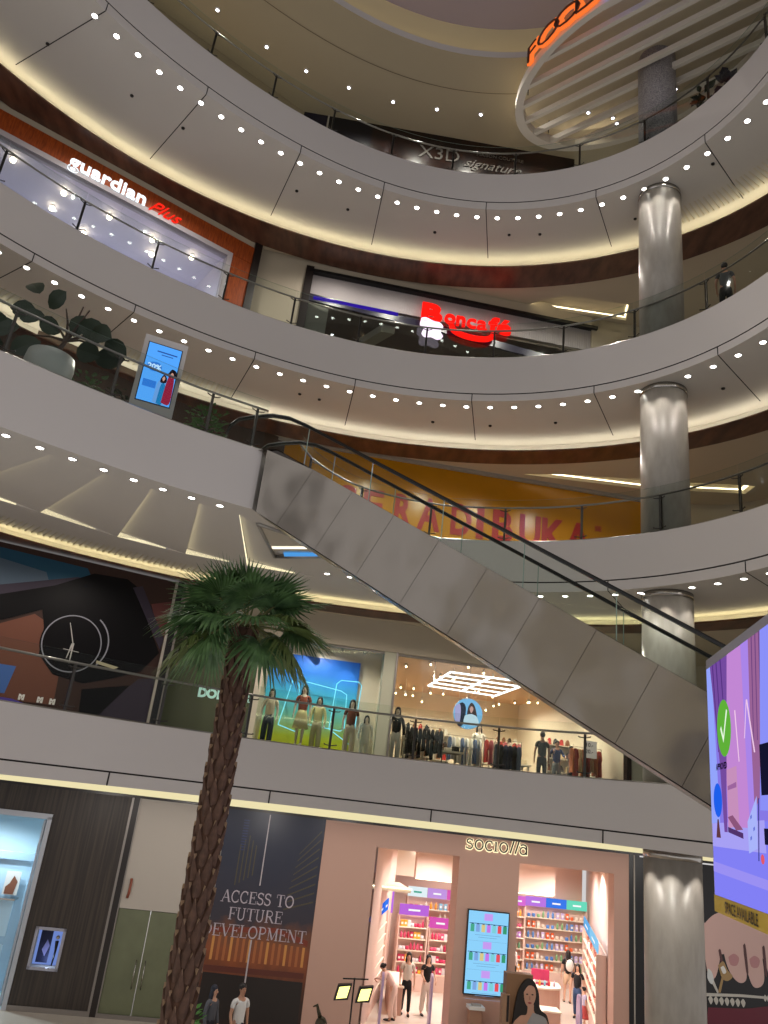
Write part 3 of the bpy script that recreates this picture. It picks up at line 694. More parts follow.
# niche
nc = thing('display_niche', 'small square lit display box with silver frame in the dark ribbed wall', 'display box', WG(-7.51, 0, .94))
m = MB(WG); 
for a, b in (((-7.9, 0, .94), (-7.83, .03, 1.94)), ((-7.19, 0, .94), (-7.12, .03, 1.94)), ((-7.9, 0, .94), (-7.12, .03, 1.01)), ((-7.9, 0, 1.87), (-7.12, .03, 1.94))): m.box(a, b, mat('niche_frame', '#a7a6b4', .4, .4))
m.build('frame', nc)
m = MB(WG); m.box((-7.88, -.4, 1.0), (-7.14, -.38, 1.9), led('niche_back', '#7f9be8', .7)); m.build('back_panel', nc)
m = MB(WG); m.box((-7.8, -.36, 1.05), (-7.5, -.34, 1.85), mat('niche_picture', '#20284f')); m.poly([(-7.7, -.33, 1.35), (-7.6, -.33, 1.2), (-7.52, -.33, 1.45), (-7.6, -.33, 1.6)], mat('niche_face', '#8b8fd0')); m.build('picture', nc)
m = MB(WG); m.tube([(-7.35, -.25, 1.02), (-7.33, -.25, 1.35), (-7.34, -.25, 1.6)], [.02, .03, .05], BLACK, 6); m.ball((-7.34, -.25, 1.68), .05, mat('figure_pale', '#c6b8a8'), 8, 6); m.build('figurine', nc)
lamp('POINT', WG(-7.45, -.15, 1.12), 3.5, (.6, .75, 1), .04)

# --- city poster
def poster_grad(name, stops, zr):
    m = bpy.data.materials.new(name); m.use_nodes = True; nt = m.node_tree; b = nt.nodes['Principled BSDF']; b.inputs['Roughness'].default_value = .35
    tc = nt.nodes.new('ShaderNodeTexCoord'); sp = nt.nodes.new('ShaderNodeSeparateXYZ'); mr = nt.nodes.new('ShaderNodeMapRange'); mr.inputs[1].default_value, mr.inputs[2].default_value = zr
    cr = nt.nodes.new('ShaderNodeValToRGB'); ns = nt.nodes.new('ShaderNodeTexNoise'); ns.inputs['Scale'].default_value = 2.5; ns.inputs['Detail'].default_value = 6
    ad = nt.nodes.new('ShaderNodeMath'); ad.operation = 'MULTIPLY_ADD'; ad.inputs[1].default_value = .22
    nt.links.new(tc.outputs['Object'], sp.inputs[0]); nt.links.new(sp.outputs[2], mr.inputs[0]); nt.links.new(tc.outputs['Object'], ns.inputs['Vector'])
    nt.links.new(ns.outputs[0], ad.inputs[0]); nt.links.new(mr.outputs[0], ad.inputs[2]); nt.links.new(ad.outputs[0], cr.inputs[0]); nt.links.new(cr.outputs[0], b.inputs['Base Color'])
    cr.color_ramp.elements[0].position = stops[0][0]; cr.color_ramp.elements[0].color = S(stops[0][1]); cr.color_ramp.elements[1].position = stops[-1][0]; cr.color_ramp.elements[1].color = S(stops[-1][1])
    for p, c in stops[1:-1]: e = cr.color_ramp.elements.new(p); e.color = S(c)
    return m
pc = thing('wall_poster', 'tall dark city night poster reading access to future development', 'poster', WG(-2.04, 0, .05))
m = MB(WG); m.box((-3.45, -.05, .05), (-.62, .02, 5.35), poster_grad('city_print', [(0.05, '#241816'), (.25, '#3a221b'), (.42, '#8a4a2a'), (.5, '#7a4a30'), (.6, '#35303a'), (.85, '#272a3c'), (1, '#1d2238')], (0, 5.3)))
ra = random.Random(3)
A1, A2, A3 = mat('print_orange', '#a8643a', .4), mat('print_olive', '#4d4632', .4), mat('print_blue', '#2a3560', .4)
for i in range(16):    # lit arcade
    u = -3.3 + i * .165; m.box((u, .02, 1.55), (u + .07, .023, 2.15 - .008 * i), A1 if i % 3 else mat('print_amber', '#c98a4a', .4))
m.prism([(-3.4, 2.2), (-1.6, 2.32), (-.7, 2.05), (-.7, 2.2), (-1.6, 2.45), (-3.4, 2.32)], .02, .024, mat('print_rust', '#7a3320', .4))
for i in range(9):     # stepped towers on the right
    m.prism([(-1.5 + i*.03, 2.9 + i*.18), (-.7, 3.15 + i*.23), (-.7, 3.19 + i*.23), (-1.5 + i*.03, 2.93 + i*.18)], .02, .023, A2)
for i in range(5): m.box((-2.95 + i*.11, .02, 3.4 + .07*i), (-2.92 + i*.11, .023, 4.7 - .12*abs(i-2)), A2)
for i in range(12): m.box((-2.95, .02, 4.3 + i*.07), (-2.8, .023, 4.33 + i*.07), A3)
m.box((-3.4, .02, 1.28), (-.7, .023, 1.42), mat('print_red_kerb', '#5c2b20', .4))
m.prism([(-3.4, .2), (-.7, .2), (-.7, 1.2), (-3.4, 1.25)], .02, .022, mat('print_road', '#221a18', .4))
m.box((-2.255, .02, 3.45), (-2.225, .03, 5.3), mat('print_mast', '#b9b0b4', .4)); m.box((-2.265, .02, 1.05), (-2.225, .03, 2.1), mat('print_mast', '#b9b0b4', .4))
m.build('print', pc)
# serif capitals: strokes as (polyline, thickness)
def arc(cx_, cy_, rx, ry, a0, a1, n=12): return [(cx_ + rx*cos(radians(a0+(a1-a0)*i/n)), cy_ + ry*sin(radians(a0+(a1-a0)*i/n))) for i in range(n+1)]
TH, TN = .13, .05
def sf(x, y, w=.26): return ([(x-w/2, y), (x+w/2, y)], TN)
GL_ = {
 'A': (.86, [([(.1,0),(.43,1)], TN), ([(.43,1),(.74,0)], TH), ([(.22,.35),(.62,.35)], TN), sf(.1,.02), sf(.76,.02)]),
 'C': (.8, [(arc(.42,.5,.34,.48,50,310), .1), ([(.66,.98),(.66,.7)], TN), ([(.68,.3),(.68,.05)], TN)]),
 'E': (.74, [([(.18,0),(.18,1)], TH), ([(.05,.98),(.66,.98),(.66,.74)], TN), ([(.05,.02),(.68,.02),(.68,.28)], TN), ([(.18,.52),(.5,.52)], TN), ([(.5,.4),(.5,.64)], TN)]),
 'S': (.66, [(arc(.33,.75,.22,.22,30,270) + arc(.33,.27,.24,.25,90,-150), .1), ([(.56,.97),(.56,.74)], TN), ([(.08,.03),(.08,.28)], TN)]),
 'T': (.78, [([(.39,0),(.39,1)], TH), ([(.05,.72),(.05,.98),(.73,.98),(.73,.72)], TN), sf(.39,.02,.34)]),
 'O': (.88, [(arc(.44,.5,.34,.47,0,360,20), .11)]),
 'F': (.7, [([(.18,0),(.18,1)], TH), ([(.05,.98),(.66,.98),(.66,.72)], TN), ([(.18,.5),(.5,.5)], TN), ([(.5,.38),(.5,.62)], TN), sf(.18,.02,.3)]),
 'U': (.86, [([(.18,1),(.18,.32)] + arc(.42,.3,.24,.28,180,360) + [(.66,.32),(.66,1)], .09), sf(.18,.98,.3), sf(.66,.98,.26)]),
 'R': (.84, [([(.18,0),(.18,1)], TH), ([(.1,.98),(.4,.98)] + arc(.4,.74,.24,.24,90,-90) + [(.18,.5)], .07), ([(.42,.5),(.72,.02)], TH), sf(.18,.02,.3), sf(.76,.02,.18)]),
 'D': (.88, [([(.18,0),(.18,1)], TH), ([(.05,.98),(.36,.98)] + arc(.36,.5,.42,.48,90,-90) + [(.05,.02)], .08)]),
 'V': (.84, [([(.1,1),(.43,0)], TH), ([(.43,0),(.74,1)], TN), sf(.1,.98), sf(.74,.98)]),
 'L': (.7, [([(.18,0),(.18,1)], TH), ([(.05,.02),(.64,.02),(.64,.3)], TN), sf(.18,.98,.3)]),
 'P': (.76, [([(.18,0),(.18,1)], TH), ([(.05,.98),(.38,.98)] + arc(.38,.72,.26,.26,90,-90) + [(.18,.46)], .08), sf(.18,.02,.3)]),
 'M': (1.02, [([(.16,0),(.16,1)], TN), ([(.16,1),(.5,.05)], TH), ([(.5,.05),(.84,1)], TN), ([(.84,1),(.84,0)], TH), sf(.16,.02,.24), sf(.84,.02,.28), sf(.1,.98,.18), sf(.9,.98,.18)]),
 'N': (.9, [([(.16,0),(.16,1)], TN), ([(.16,1),(.72,0)], TH), ([(.72,0),(.72,1)], TN), sf(.16,.02,.24), sf(.72,.98,.24), sf(.1,.98,.18)]),
 ' ': (.45, []),
 's': (.56, [(arc(.27,.53,.17,.15,30,270,8) + arc(.27,.2,.19,.18,90,-150,8), .1), ([(.46,.68),(.46,.5)], TN), ([(.06,.02),(.06,.2)], TN)]),
 'o': (.7, [(arc(.35,.35,.26,.33,0,360,18), .11)]),
 'c': (.6, [(arc(.34,.35,.26,.33,50,320,14), .11), ([(.5,.66),(.52,.45)], .08)]),
 'i': (.36, [([(.18,0),(.18,.68)], .12), sf(.18,.02,.28), ([(.04,.66),(.2,.66)], TN)]),
 'l': (.34, [([(.1,0),(.36,1)], .11)]),
 'a': (.66, [(arc(.3,.26,.22,.24,0,360,14), .1), ([(.52,.0),(.52,.5)] + arc(.3,.5,.22,.18,0,150,8), .11)]),
}
def serif(mb, s, u0, z0, h, wtot, w, mt, depth=.03, tilt=0., grow=0., spacing=1.):
    adv = sum(GL_[c][0] for c in s) * spacing; k = wtot / (adv * h); x = 0
    for c in s:
        wd, strokes = GL_[c]
        for pts, th in strokes:
            th = th * h + grow
            P_ = [((p[0] * k * h + x), p[1] * h) for p in pts]; L_, R_ = [], []
            for i, p in enumerate(P_):
                a = P_[max(i-1, 0)]; b = P_[min(i+1, len(P_)-1)]; dx, dy = b[0]-a[0], b[1]-a[1]; L = hypot(dx, dy) or 1
                e = grow/2 * (1 if i == len(P_)-1 else (-1 if i == 0 else 0))
                px, py = p[0] + dx/L*e, p[1] + dy/L*e
                L_.append((u0 + px - dy/L*th/2, z0 + py + dx/L*th/2 + tilt * px)); R_.append((u0 + px + dy/L*th/2, z0 + py - dx/L*th/2 + tilt * px))
            f0 = [(p[0], w, p[1]) for p in L_]; f1 = [(p[0], w, p[1]) for p in R_]; b0 = [(p[0], w+depth, p[1]) for p in L_]; b1 = [(p[0], w+depth, p[1]) for p in R_]
            mb.strip(b0, b1, mt, False); mb.strip(f0, b0, mt, False); mb.strip(f1, b1, mt, False)
        x += wd * k * h * spacing
LET = mat('poster_letters', '#b9aeb8', .4)
for s, u0, z0, wt in (('ACCESS TO', -3.24, 2.97, 2.02), ('FUTURE', -2.98, 2.55, 1.5), ('DEVELOPMENT', -3.62, 2.13, 2.86)):
    m = MB(WG); serif(m, s, u0, z0, .30, wt, .024, LET, .012, tilt=.0)
    m.build('lettering', pc)

# --- cosmetics shop front
wallbox(WG, 'wall_ground_shopfront', (-.62, .93, -.35, .05, 0, 5.35, PINK), (.93, 8.19, -.35, .05, 4.76, 5.35, PINK), (8.19, 8.66, -.35, .05, 0, 5.35, PINK))
wallbox(WG, 'wall_ground_pillar', (3.42, 5.25, -.75, 0.02, 0, 4.76, PINK))
wallbox(WG, 'trim_ground_black', (8.66, 8.8, -.2, .06, 0, 5.35, BLACK), (8.8, 8.84, -.2, .08, 0, 5.35, GREYW), (8.84, 9.0, -.2, .06, 0, 5.35, BLACK))
sgn = thing('shop_sign', 'cream halo-lit serif letters above the salmon shopfront', 'sign', WG(4.5, .06, 4.95))
xs = 3.56; HAL = led('halo_cream', '#fff0c0', 1.3); DKB = mat('letter_bronze', '#3a2a20', .4)
tot = sum(GL_[c][0] for c in 'sociolla')
for c in 'sociolla':
    wdt = GL_[c][0] / tot * 1.93
    m = MB(WG); serif(m, c, xs, 4.99, .40, wdt, .06, HAL, .02, grow=.035); serif(m, c, xs - .012, 4.99 + .012, .40, wdt, .09, DKB, .03, grow=-.004); m.build('letter', sgn); xs += wdt

# --- jewellery poster on the right
pj = thing('wall_poster', 'jewellery poster of a hand over a pearl bracelet, right of the column', 'poster', WG(11.2, 0, 0))
SK1, SK2, SK3 = mat('print_skin', '#d8b4ac', .4), mat('print_skin_shade', '#5a3638', .4), mat('print_knuckle', '#c08a8c', .4)
m = MB(WG); m.box((9.0, -.05, .05), (13.6, .02, 5.3), mat('print_black', '#100c10', .3))
def blob(pts, w, mt, n=5):
    P_ = smooth(pts + pts[:1], n)[:-1]; m.poly([(p[0], w, p[1]) for p in P_], mt)
blob([(11.0, 3.6), (11.4, 3.95), (12.0, 4.1), (12.8, 4.0), (13.5, 3.9), (13.5, 3.0), (13.2, 2.7), (12.6, 3.1), (12.0, 3.0), (11.5, 2.9), (11.1, 3.1)], .022, SK1)
for k_, (pts, c) in enumerate((([(11.0, 3.7), (11.45, 3.6), (11.55, 3.0), (11.45, 2.5), (11.32, 2.25), (11.15, 2.3), (11.05, 2.8)], 0), ([(11.55, 3.5), (12.2, 3.5), (12.3, 2.9), (12.35, 2.35), (12.15, 2.2), (11.9, 2.35), (11.7, 2.75)], 0), ([(12.3, 3.4), (12.8, 3.4), (12.9, 2.8), (12.9, 2.3), (12.7, 2.12), (12.5, 2.2), (12.35, 2.7)], 0), ([(12.95, 3.4), (13.5, 3.4), (13.5, 2.3), (13.2, 2.3), (13.0, 2.7)], 0))):
    blob(pts, .024 + .001 * k_, SK1)
for x in (11.95, 12.62): blob([(x-.16, 2.85), (x+.02, 2.95), (x+.18, 2.85), (x+.1, 2.65), (x-.1, 2.65)], .03, SK3)
for (a, b, c, d) in ((11.48, 3.0, 11.62, 2.45), (12.28, 3.2, 12.38, 2.5), (12.9, 3.2, 12.98, 2.5)): blob([(a, b), (a+.08, b), (c+.03, d), (c-.04, d)], .032, SK2)
blob([(11.12, 2.5), (11.24, 2.42), (11.3, 2.2), (11.22, 2.1), (11.1, 2.25)], .034, mat('print_nail', '#d8dcdc', .3))
PRL = mat('print_silver', '#c9c6be', .35)
m.prism([(11.05, 1.78), (12.1, 1.84), (13.4, 1.86), (13.4, 1.92), (12.1, 1.91), (11.05, 1.86)], .02, .028, PRL)
for i in range(7): blob([(11.1+i*.17, 1.72), (11.18+i*.17, 1.8), (11.25+i*.17, 1.7), (11.18+i*.17, 1.58)], .03, PRL, 3)
for i in range(5): blob([(12.85+i*.1, 1.86), (12.9+i*.1, 1.96), (12.96+i*.1, 1.88), (12.9+i*.1, 1.78)], .032, PRL, 3)
m.prism([(11.42, 1.9), (11.55, 2.3), (11.62, 2.3), (11.5, 1.9)], .02, .03, mat('print_gold', '#a98a5a', .3)); m.prism([(11.3, 2.2), (11.45, 1.9), (11.4, 1.88), (11.22, 2.16)], .02, .03, PRL)
blob([(11.45, 2.6), (11.62, 2.72), (11.75, 2.5), (11.9, 2.35), (11.72, 2.22), (11.55, 2.3)], .036, mat('print_gold', '#a98a5a', .3)); blob([(11.52, 2.55), (11.62, 2.6), (11.7, 2.45), (11.6, 2.4)], .038, WHITE)
blob([(11.1, 1.5), (12.2, 1.55), (13.5, 1.6), (13.5, .3), (11.1, .3)], .024, mat('print_red_velvet', '#6b2335', .5))
m.build('print', pj)

# ---------------------------------------------------------------- first gallery shops
CEI = mat('shop_ceiling', '#d9b79a', .8)
wallbox(WG, 'wall_first_bulkhead', (-3.3, 14, -.25, .1, 10.42, 11.5, BEIGEW), (-6.1, -3.3, -.25, .1, 10.7, 11.5, BEIGEW), (9.35, 9.6, -.2, .12, 6.9, 10.45, mat('wood_mid', '#5c4434', .5)), (9.6, 14, -.2, .1, 6.9, 10.45, BEIGEW))
wallbox(WG, 'wall_first_olive', (-6.1, -3.28, -.2, 0, 6.9, 10.75, mat('olive_front', '#5b6049', .22)))
wallbox(WG, 'trim_first_frames', (-3.3, -3.12, -.2, .06, 6.9, 10.45, CREAMW), (.55, .92, -.2, .06, 6.9, 10.45, mat('frame_sage', '#b5b49e', .5)), (.92, .98, -.22, .1, 6.9, 10.45, mat('post_silver', '#8e8782')), (8.6, 8.74, -.2, .08, 6.9, 10.45, BRZ), (8.74, 9.35, -.2, .04, 6.9, 10.45, mat('panel_grey_green', '#9b9b8c', .6)),
        (-3.3, 8.7, -.15, .0, 10.36, 10.44, GREYW))
m = MB(WG)
for ch, u in (('D', -4.92), ('O', -4.66), ('K', -4.36), ('I', -3.58), ('E', -3.46)): m.text(ch, mat('letters_mint', '#b7e0d4', .4, emit=.35, ecol='#b7e0d4'), .36, (u, .01, 8.33), .02, .02 if u < -4 else -.004)
tag(m.build('shop_lettering'), 'pale mint letters on the dark olive shopfront beside the palm crown', 'sign')
m = MB(WG); m.box((.98, -.06, 6.95), (8.6, -.045, 10.4), SHOPG); m.box((-3.12, -.06, 6.95), (.55, -.045, 10.4), SHOPG); structure(m, 'window_1')
# display window with gradient backdrop
def zramp(name, stops, zr, emit=0.):
    m_ = poster_grad(name, stops, zr); nt = m_.node_tree
    nt.nodes['Math'].inputs[1].default_value = .03
    if emit:
        b = nt.nodes['Principled BSDF']; cr = nt.nodes['Color Ramp']; nt.links.new(cr.outputs[0], b.inputs['Emission Color']); b.inputs['Emission Strength'].default_value = emit
    return m_
bd = MB(WG); bd.box((-2.95, -1.55, 6.98), (.0, -1.5, 10.2), zramp('backdrop_print', [(0, '#d8c814'), (.22, '#b5bd2c'), (.42, '#6fb39a'), (.6, '#3fa6c4'), (.85, '#2368c0'), (1, '#1f58b4')], (0, 3.2), .25))
tag(bd.build('window_backdrop'), 'blue to yellow gradient backdrop behind the window mannequins', 'backdrop')
wallbox(WG, 'wall_first_window_box', (-3.3, .92, -1.75, -1.6, 6.9, 10.9, CREAMW), (-3.4, -3.3, -1.7, -.2, 6.9, 10.9, CREAMW), (.7, .9, -1.7, -.2, 6.9, 10.9, CREAMW), (-3.3, .92, -1.7, -.2, 10.8, 10.9, CEI), (-3.3, .92, -1.7, -.1, 6.85, 6.98, CREAMW))
NEON = led('neon_cyan', '#7fdcf5', 1.6)
def neon(pts, label):
    m = MB(WG); m.tube(pts + [pts[0]], .014, NEON, 6, False); tag(m.build('neon_tube'), label, 'neon light')
neon([(-2.4, -1.1, 7.9), (-2.15, -1.1, 9.3), (-1.95, -1.15, 9.35), (-1.75, -1.2, 8.05), (-1.8, -1.2, 7.75)], 'cyan neon loop left of the tall window mannequin')
neon([(-1.75, -1.3, 9.35), (-.55, -1.3, 9.2), (-.35, -1.3, 9.1), (-.3, -1.3, 8.05), (-.42, -1.3, 7.95), (-1.7, -1.3, 8.05)], 'wide cyan neon loop behind the window mannequins')
neon([(-.82, -.9, 7.95), (-.75, -.9, 9.35), (-.62, -.9, 9.48), (-.05, -.9, 9.5), (.05, -.9, 9.4), (-.02, -.9, 7.8), (-.12, -.9, 7.55)], 'cyan neon loop at the right of the display window')
for i in range(5):
    u = -2.2 + i*.72; o = thing('track_spotlight', 'small track spotlight hanging in the top of the mannequin window', 'spotlight', WG(u, -.7, 10.5), 'track spotlights in the mannequin window')
    m = MB(WG); m.tube([(u, -.7, 10.8), (u, -.7, 10.55)], .02, WHITE, 6); m.tube([(u, -.7, 10.58), (u+.06, -.85, 10.42)], .045, GREYW, 8); m.build('lamp_body', o)
m = MB(WG); m.box((-2.6, -.74, 10.56), (.6, -.7, 10.6), WHITE); tag(m.build('track_rail'), 'white light track across the top of the mannequin window', 'light track')
lamp('AREA', WG(-1.4, -.5, 10.6), 70, (1, .93, .8), 3.2, .6)
lamp('SPOT', WG(-.5, -.7, 10.5), 60, (.9, .95, 1), .05, .7, (radians(35), 0, 0))
# fashion shop interior
wallbox(WG, 'wall_first_shop_inner', (.9, 11, -11.2, -11, 6.9, 11.2, CREAMW), (.86, .98, -11, -.2, 6.9, 11.2, CREAMW), (8.6, 8.7, -11, -.2, 6.9, 11.2, CREAMW))
wallbox(WG, 'ceiling_first_shop', (.9, 8.7, -11.2, -.2, 10.85, 10.95, CEI))
wallbox(WG, 'floor_first_shop', (.9, 8.7, -11.2, -.0, 6.85, 6.95, mat('shop_floor', '#cdb89f', .4)))
ra = random.Random(5); WARM = led('warm_bulb', '#ffe2b0', 12.)
for i in range(46):
    u = ra.uniform(1.3, 8.4); w_ = -ra.uniform(.8, 10); z = 10.82 - .25 * (i % 3)
    o = thing('track_spotlight', 'small warm spotlight under the bright fashion shop ceiling', 'spotlight', WG(u, w_, z), 'warm spotlights in the fashion shop')
    m = MB(WG); m.tube([(u, w_, 10.85), (u, w_, z)], .01, WHITE, 5); m.tube([(u, w_, z+.02), (u, w_+.04, z-.1)], .04, WHITE, 8); m.build('lamp_body', o)
    m = MB(WG); m.ball((u, w_+.05, z-.12), .035, WARM, 8, 5); m.build('bulb', o)
lamp('AREA', WG(4.7, -2.5, 10.6), 300, (1, .88, .7), 7, 3.5); lamp('AREA', WG(4.7, -7.5, 10.6), 320, (1, .88, .7), 7, 4)
gr = thing('ceiling_light_grid', 'white rectangular grid of linear lights under the fashion shop ceiling', 'light', (3.8, 28, 10.3))
TUBE = led('linear_white', '#ffffff', 3.0)
g0, g1, g2, g3 = Vector((2.45, 29.6, 10.3)), Vector((2.85, 25.9, 10.3)), Vector((5.6, 26.2, 10.3)), Vector((5.1, 30.2, 10.3))
L4_ = lambda a, b, t: a + (b - a) * t
for t in (0, .25, .5, .75, 1): m = MB(); m.tube([L4_(g0, g1, t), L4_(g3, g2, t)], .03, TUBE, 6); m.build('light_tube', gr)
for t in (0, .5, 1): m = MB(); m.tube([L4_(g0, g3, t), L4_(g1, g2, t)], .035, TUBE, 6); m.build('light_tube', gr)
# round hanging screen
rs = thing('round_hanging_screen', 'round blue lit picture of a woman hanging in the fashion shop', 'screen', WG(3.5, -.5, 8.4))
DISK = led('disc_blue', '#7fc0f0', 1.0)
def disc(mb, u, w, z, r, mt, n=32, sx=1., sz=1.): mb.poly([(u + r*sx*cos(2*pi*i/n), w, z + r*sz*sin(2*pi*i/n)) for i in range(n)], mt)
m = MB(WG); disc(m, 3.5, -.5, 8.92, .48, DISK); disc(m, 3.5, -.56, 8.92, .48, WHITE); m.strip([(3.5 + .48*cos(2*pi*i/32), -.5, 8.92+.48*sin(2*pi*i/32)) for i in range(33)], [(3.5 + .48*cos(2*pi*i/32), -.56, 8.92+.48*sin(2*pi*i/32)) for i in range(33)], WHITE)
d1, d2, d3, d4 = led('disc_dark', '#20314a', .6), led('disc_skin', '#d8a9a0', .9), led('disc_lilac', '#b9b4e6', .9), led('disc_pale', '#cfe8fa', 1.)
def blob2(mb, pts, w, mt, n=4): mb.poly([(p[0], w, p[1]) for p in smooth(pts + pts[:1], n)[:-1]], mt)
blob2(m, [(3.12, 9.15), (3.3, 9.25), (3.42, 9.1), (3.4, 8.7), (3.3, 8.5), (3.15, 8.6)], -.495, d1); blob2(m, [(3.06, 9.1), (3.2, 9.2), (3.26, 9.0), (3.24, 8.6), (3.1, 8.65)], -.492, d3)
blob2(m, [(3.5, 9.15), (3.6, 9.28), (3.72, 9.15), (3.8, 8.85), (3.72, 8.8), (3.48, 8.85)], -.495, mat('disc_hair', '#4a2c2a', .5)); blob2(m, [(3.54, 9.08), (3.6, 9.17), (3.67, 9.08), (3.6, 8.95)], -.49, d2)
blob2(m, [(3.4, 8.85), (3.6, 8.92), (3.8, 8.85), (3.85, 8.6), (3.4, 8.6)], -.49, d4)
m.build('picture_disc', rs)
m = MB(WG); m.tube([(3.5, -.53, 9.4), (3.5, -.53, 10.85)], .01, WHITE, 5); m.build('hanger', rs)
pp = thing('price_sign', 'white paper sale sign with prices in the fashion shop window', 'sign', WG(7.4, .0, 8.0))
m = MB(WG); m.box((7.2, -.02, 8.0), (7.62, -.005, 8.52), WHITE); m.build('paper', pp)
m = MB(WG)
m.text('10.-', BLACK, .17, (7.24, -.003, 8.34), .004, .002); m.text('20.-', BLACK, .17, (7.24, -.003, 8.14), .004, .002); m.build('lettering', pp)

# --- watch poster, first gallery left
pw = thing('wall_poster', 'huge dark billboard of a black wristwatch on a wrist', 'poster', WPO(3, 0, 7))
m = MB(WPO); m.box((-4, -.1, 6.95), (7.05, 0, 11.28), mat('print_brown', '#3a2924', .5, spec=.2))
def pb(pts, w, mt): m.prism(pts, 0, w, mt)
SKW = mat('print_wrist', '#6e4638', .5, spec=.2); SKY = mat('print_sky', '#1f4a63', .5, spec=.2); SLV = mat('print_slate', '#38313e', .5, spec=.2); PBK = mat('print_deep_black', '#060508', .5, spec=.15)
pb([(-4, 9.9), (2.9, 10.0), (5.0, 10.55), (4.6, 11.1), (-4, 11.27)], .003, SKY); pb([(-4, 9.6), (2.6, 9.6), (3.9, 10.2), (3.6, 10.75), (2.0, 10.9), (-4, 10.9)], .006, mat('print_sky_pale', '#4f5f70', .5, spec=.2))
pb([(-4, 8.5), (2.5, 9.0), (3.6, 9.6), (4.5, 9.2), (4.6, 7.4), (-4, 7.1)], .009, SKW)
pb([(1.6, 9.35), (3.9, 10.25), (4.9, 10.65), (5.0, 10.85), (4.4, 10.8), (1.4, 9.75)], .012, SLV)
pb([(1.3, 8.85), (2.9, 9.3), (3.75, 9.75), (3.9, 9.3), (3.95, 8.6), (4.4, 8.15), (5.2, 8.05), (5.9, 8.3), (6.6, 8.6), (7.0, 9.2), (6.5, 10.0), (6.0, 10.9), (5.7, 11.05), (4.8, 11.0), (3.9, 10.45), (1.3, 9.35)], .015, PBK)
pb([(5.9, 10.85), (6.15, 10.95), (7.05, 9.6), (7.0, 9.3)], .018, SLV); pb([(6.5, 10.5), (7.05, 10.7), (7.05, 9.7), (6.9, 9.6)], .017, mat('print_maroon', '#5c2a28', .35))
pb([(5.6, 7.25), (6.6, 8.4), (7.05, 8.5), (7.05, 7.0), (5.4, 7.0)], .018, SLV); pb([(5.2, 7.9), (6.4, 8.2), (5.7, 7.2), (5.3, 7.05)], .02, PBK)
pb([(-4, 6.98), (3.4, 6.98), (4.6, 7.05), (5.6, 6.98), (5.5, 7.12), (4.3, 7.25), (3.6, 7.4), (-4, 7.5)], .02, mat('print_violet', '#4b3a9c', .35))
pb([(2.2, 7.5), (3.4, 7.5), (3.5, 8.2), (2.2, 8.2)], .018, mat('print_azure', '#3f68b0', .35))
def ring(u, z, r, rw, w, mt, a0=0, a1=360):
    m.strip([(u + r*cos(radians(a)), w, z + r*sin(radians(a))) for a in range(a0, a1+1, 6)], [(u + (r-rw)*cos(radians(a)), w, z + (r-rw)*sin(radians(a))) for a in range(a0, a1+1, 6)], mt, False)
disc(m, 4.68, .018, 9.02, .8, PBK, 40); ring(4.68, 9.02, .76, .03, .022, mat('print_rim', '#8b8b96', .3)); ring(4.78, 9.1, .84, .035, .021, mat('print_rim', '#8b8b96', .3), -40, 60)
HAND = mat('print_hand', '#b8b4b0', .3)
m.prism([(4.69, 9.03), (4.72, 9.02), (4.52, 9.55), (4.50, 9.55)], .02, .024, HAND); m.prism([(4.69, 9.05), (4.74, 9.03), (4.74, 8.5), (4.72, 8.5)], .02, .024, HAND); m.prism([(4.67, 9.02), (4.71, 9.02), (4.64, 8.62), (4.62, 8.62)], .02, .024, HAND)
m.prism([(4.5, 8.84), (4.9, 8.82), (4.9, 8.835), (4.5, 8.855)], .02, .024, HAND); m.prism([(5.4, 8.7), (6.0, 8.62), (5.9, 8.55), (5.4, 8.62)], .018, .021, mat('print_sand', '#b3aa8c', .4))
m.build('print', pw)
for u in (3.75, 4.2, 4.5):
    o = MB(WPO); o.text('M', WHITE, .16, (u, .022, 7.42), .004, .02); o.build('print_mark', pw)
wallbox(WPO, 'trim_first_poster_frame', (7.05, 7.12, -.1, .06, 6.95, 11.3, GREYW), (7.12, 7.3, -.15, .04, 6.95, 11.3, BLACK), (7.3, 7.36, -.1, .06, 6.95, 11.3, mat('post_silver', '#8e8782')), (-4, 7.1, -.2, -.1, 6.9, 11.29, BLACK))
# ---------------------------------------------------------------- second gallery hoarding
YEL = mat('hoarding_yellow', '#c98a10', .25, noise=.12, nscale=.8)
ho = thing('shop_hoarding', 'long yellow hoarding with large red letters on the second balcony', 'hoarding', WL2(3, 0, ZG[2]-.12))
m = MB(WL2); m.box((-3.7, -.1, 12.93), (9.75, 0, 17.05), YEL); m.build('board', ho)
RED = mat('hoarding_red', '#a8201c', .4)
for s, u, w_ in (('R', .55, .6), ('A', 1.35, .8), ('D', 2.52, .72), ('I', 3.42, .2), ('B', 3.98, .75), ('U', 4.95, .75), ('K', 5.75, .85), ('A', 6.6, .95), ('E', -.55, .7), ('G', -1.6, .8), ('E', -2.5, .7)):
    vs, fs = glyphs(s, 1.55, .02, .05, 0, 'LEFT', 1.); x0 = min(v[0] for v in vs); x1 = max(v[0] for v in vs); kx = w_ / (x1 - x0) if s != 'I' else 1
    m = MB(WL2); z0 = 14.75; m.text(s, RED, 1.55, (0, 0, 0), .02, .05, place=lambda x, y, z, x0=x0, kx=kx, u=u, z0=z0: (u + (x-x0)*kx, .012 + z, z0 + y)); m.build('letter', ho)
m = MB(WL2); m.text('SE', RED, .26, (7.68, .01, 15.68), .01, .008)
m.build('small_lettering', ho)
wallbox(WL2, 'trim_second_cornice', (-4.2, 11, -.2, .12, 17.05, 17.3, GREYW))
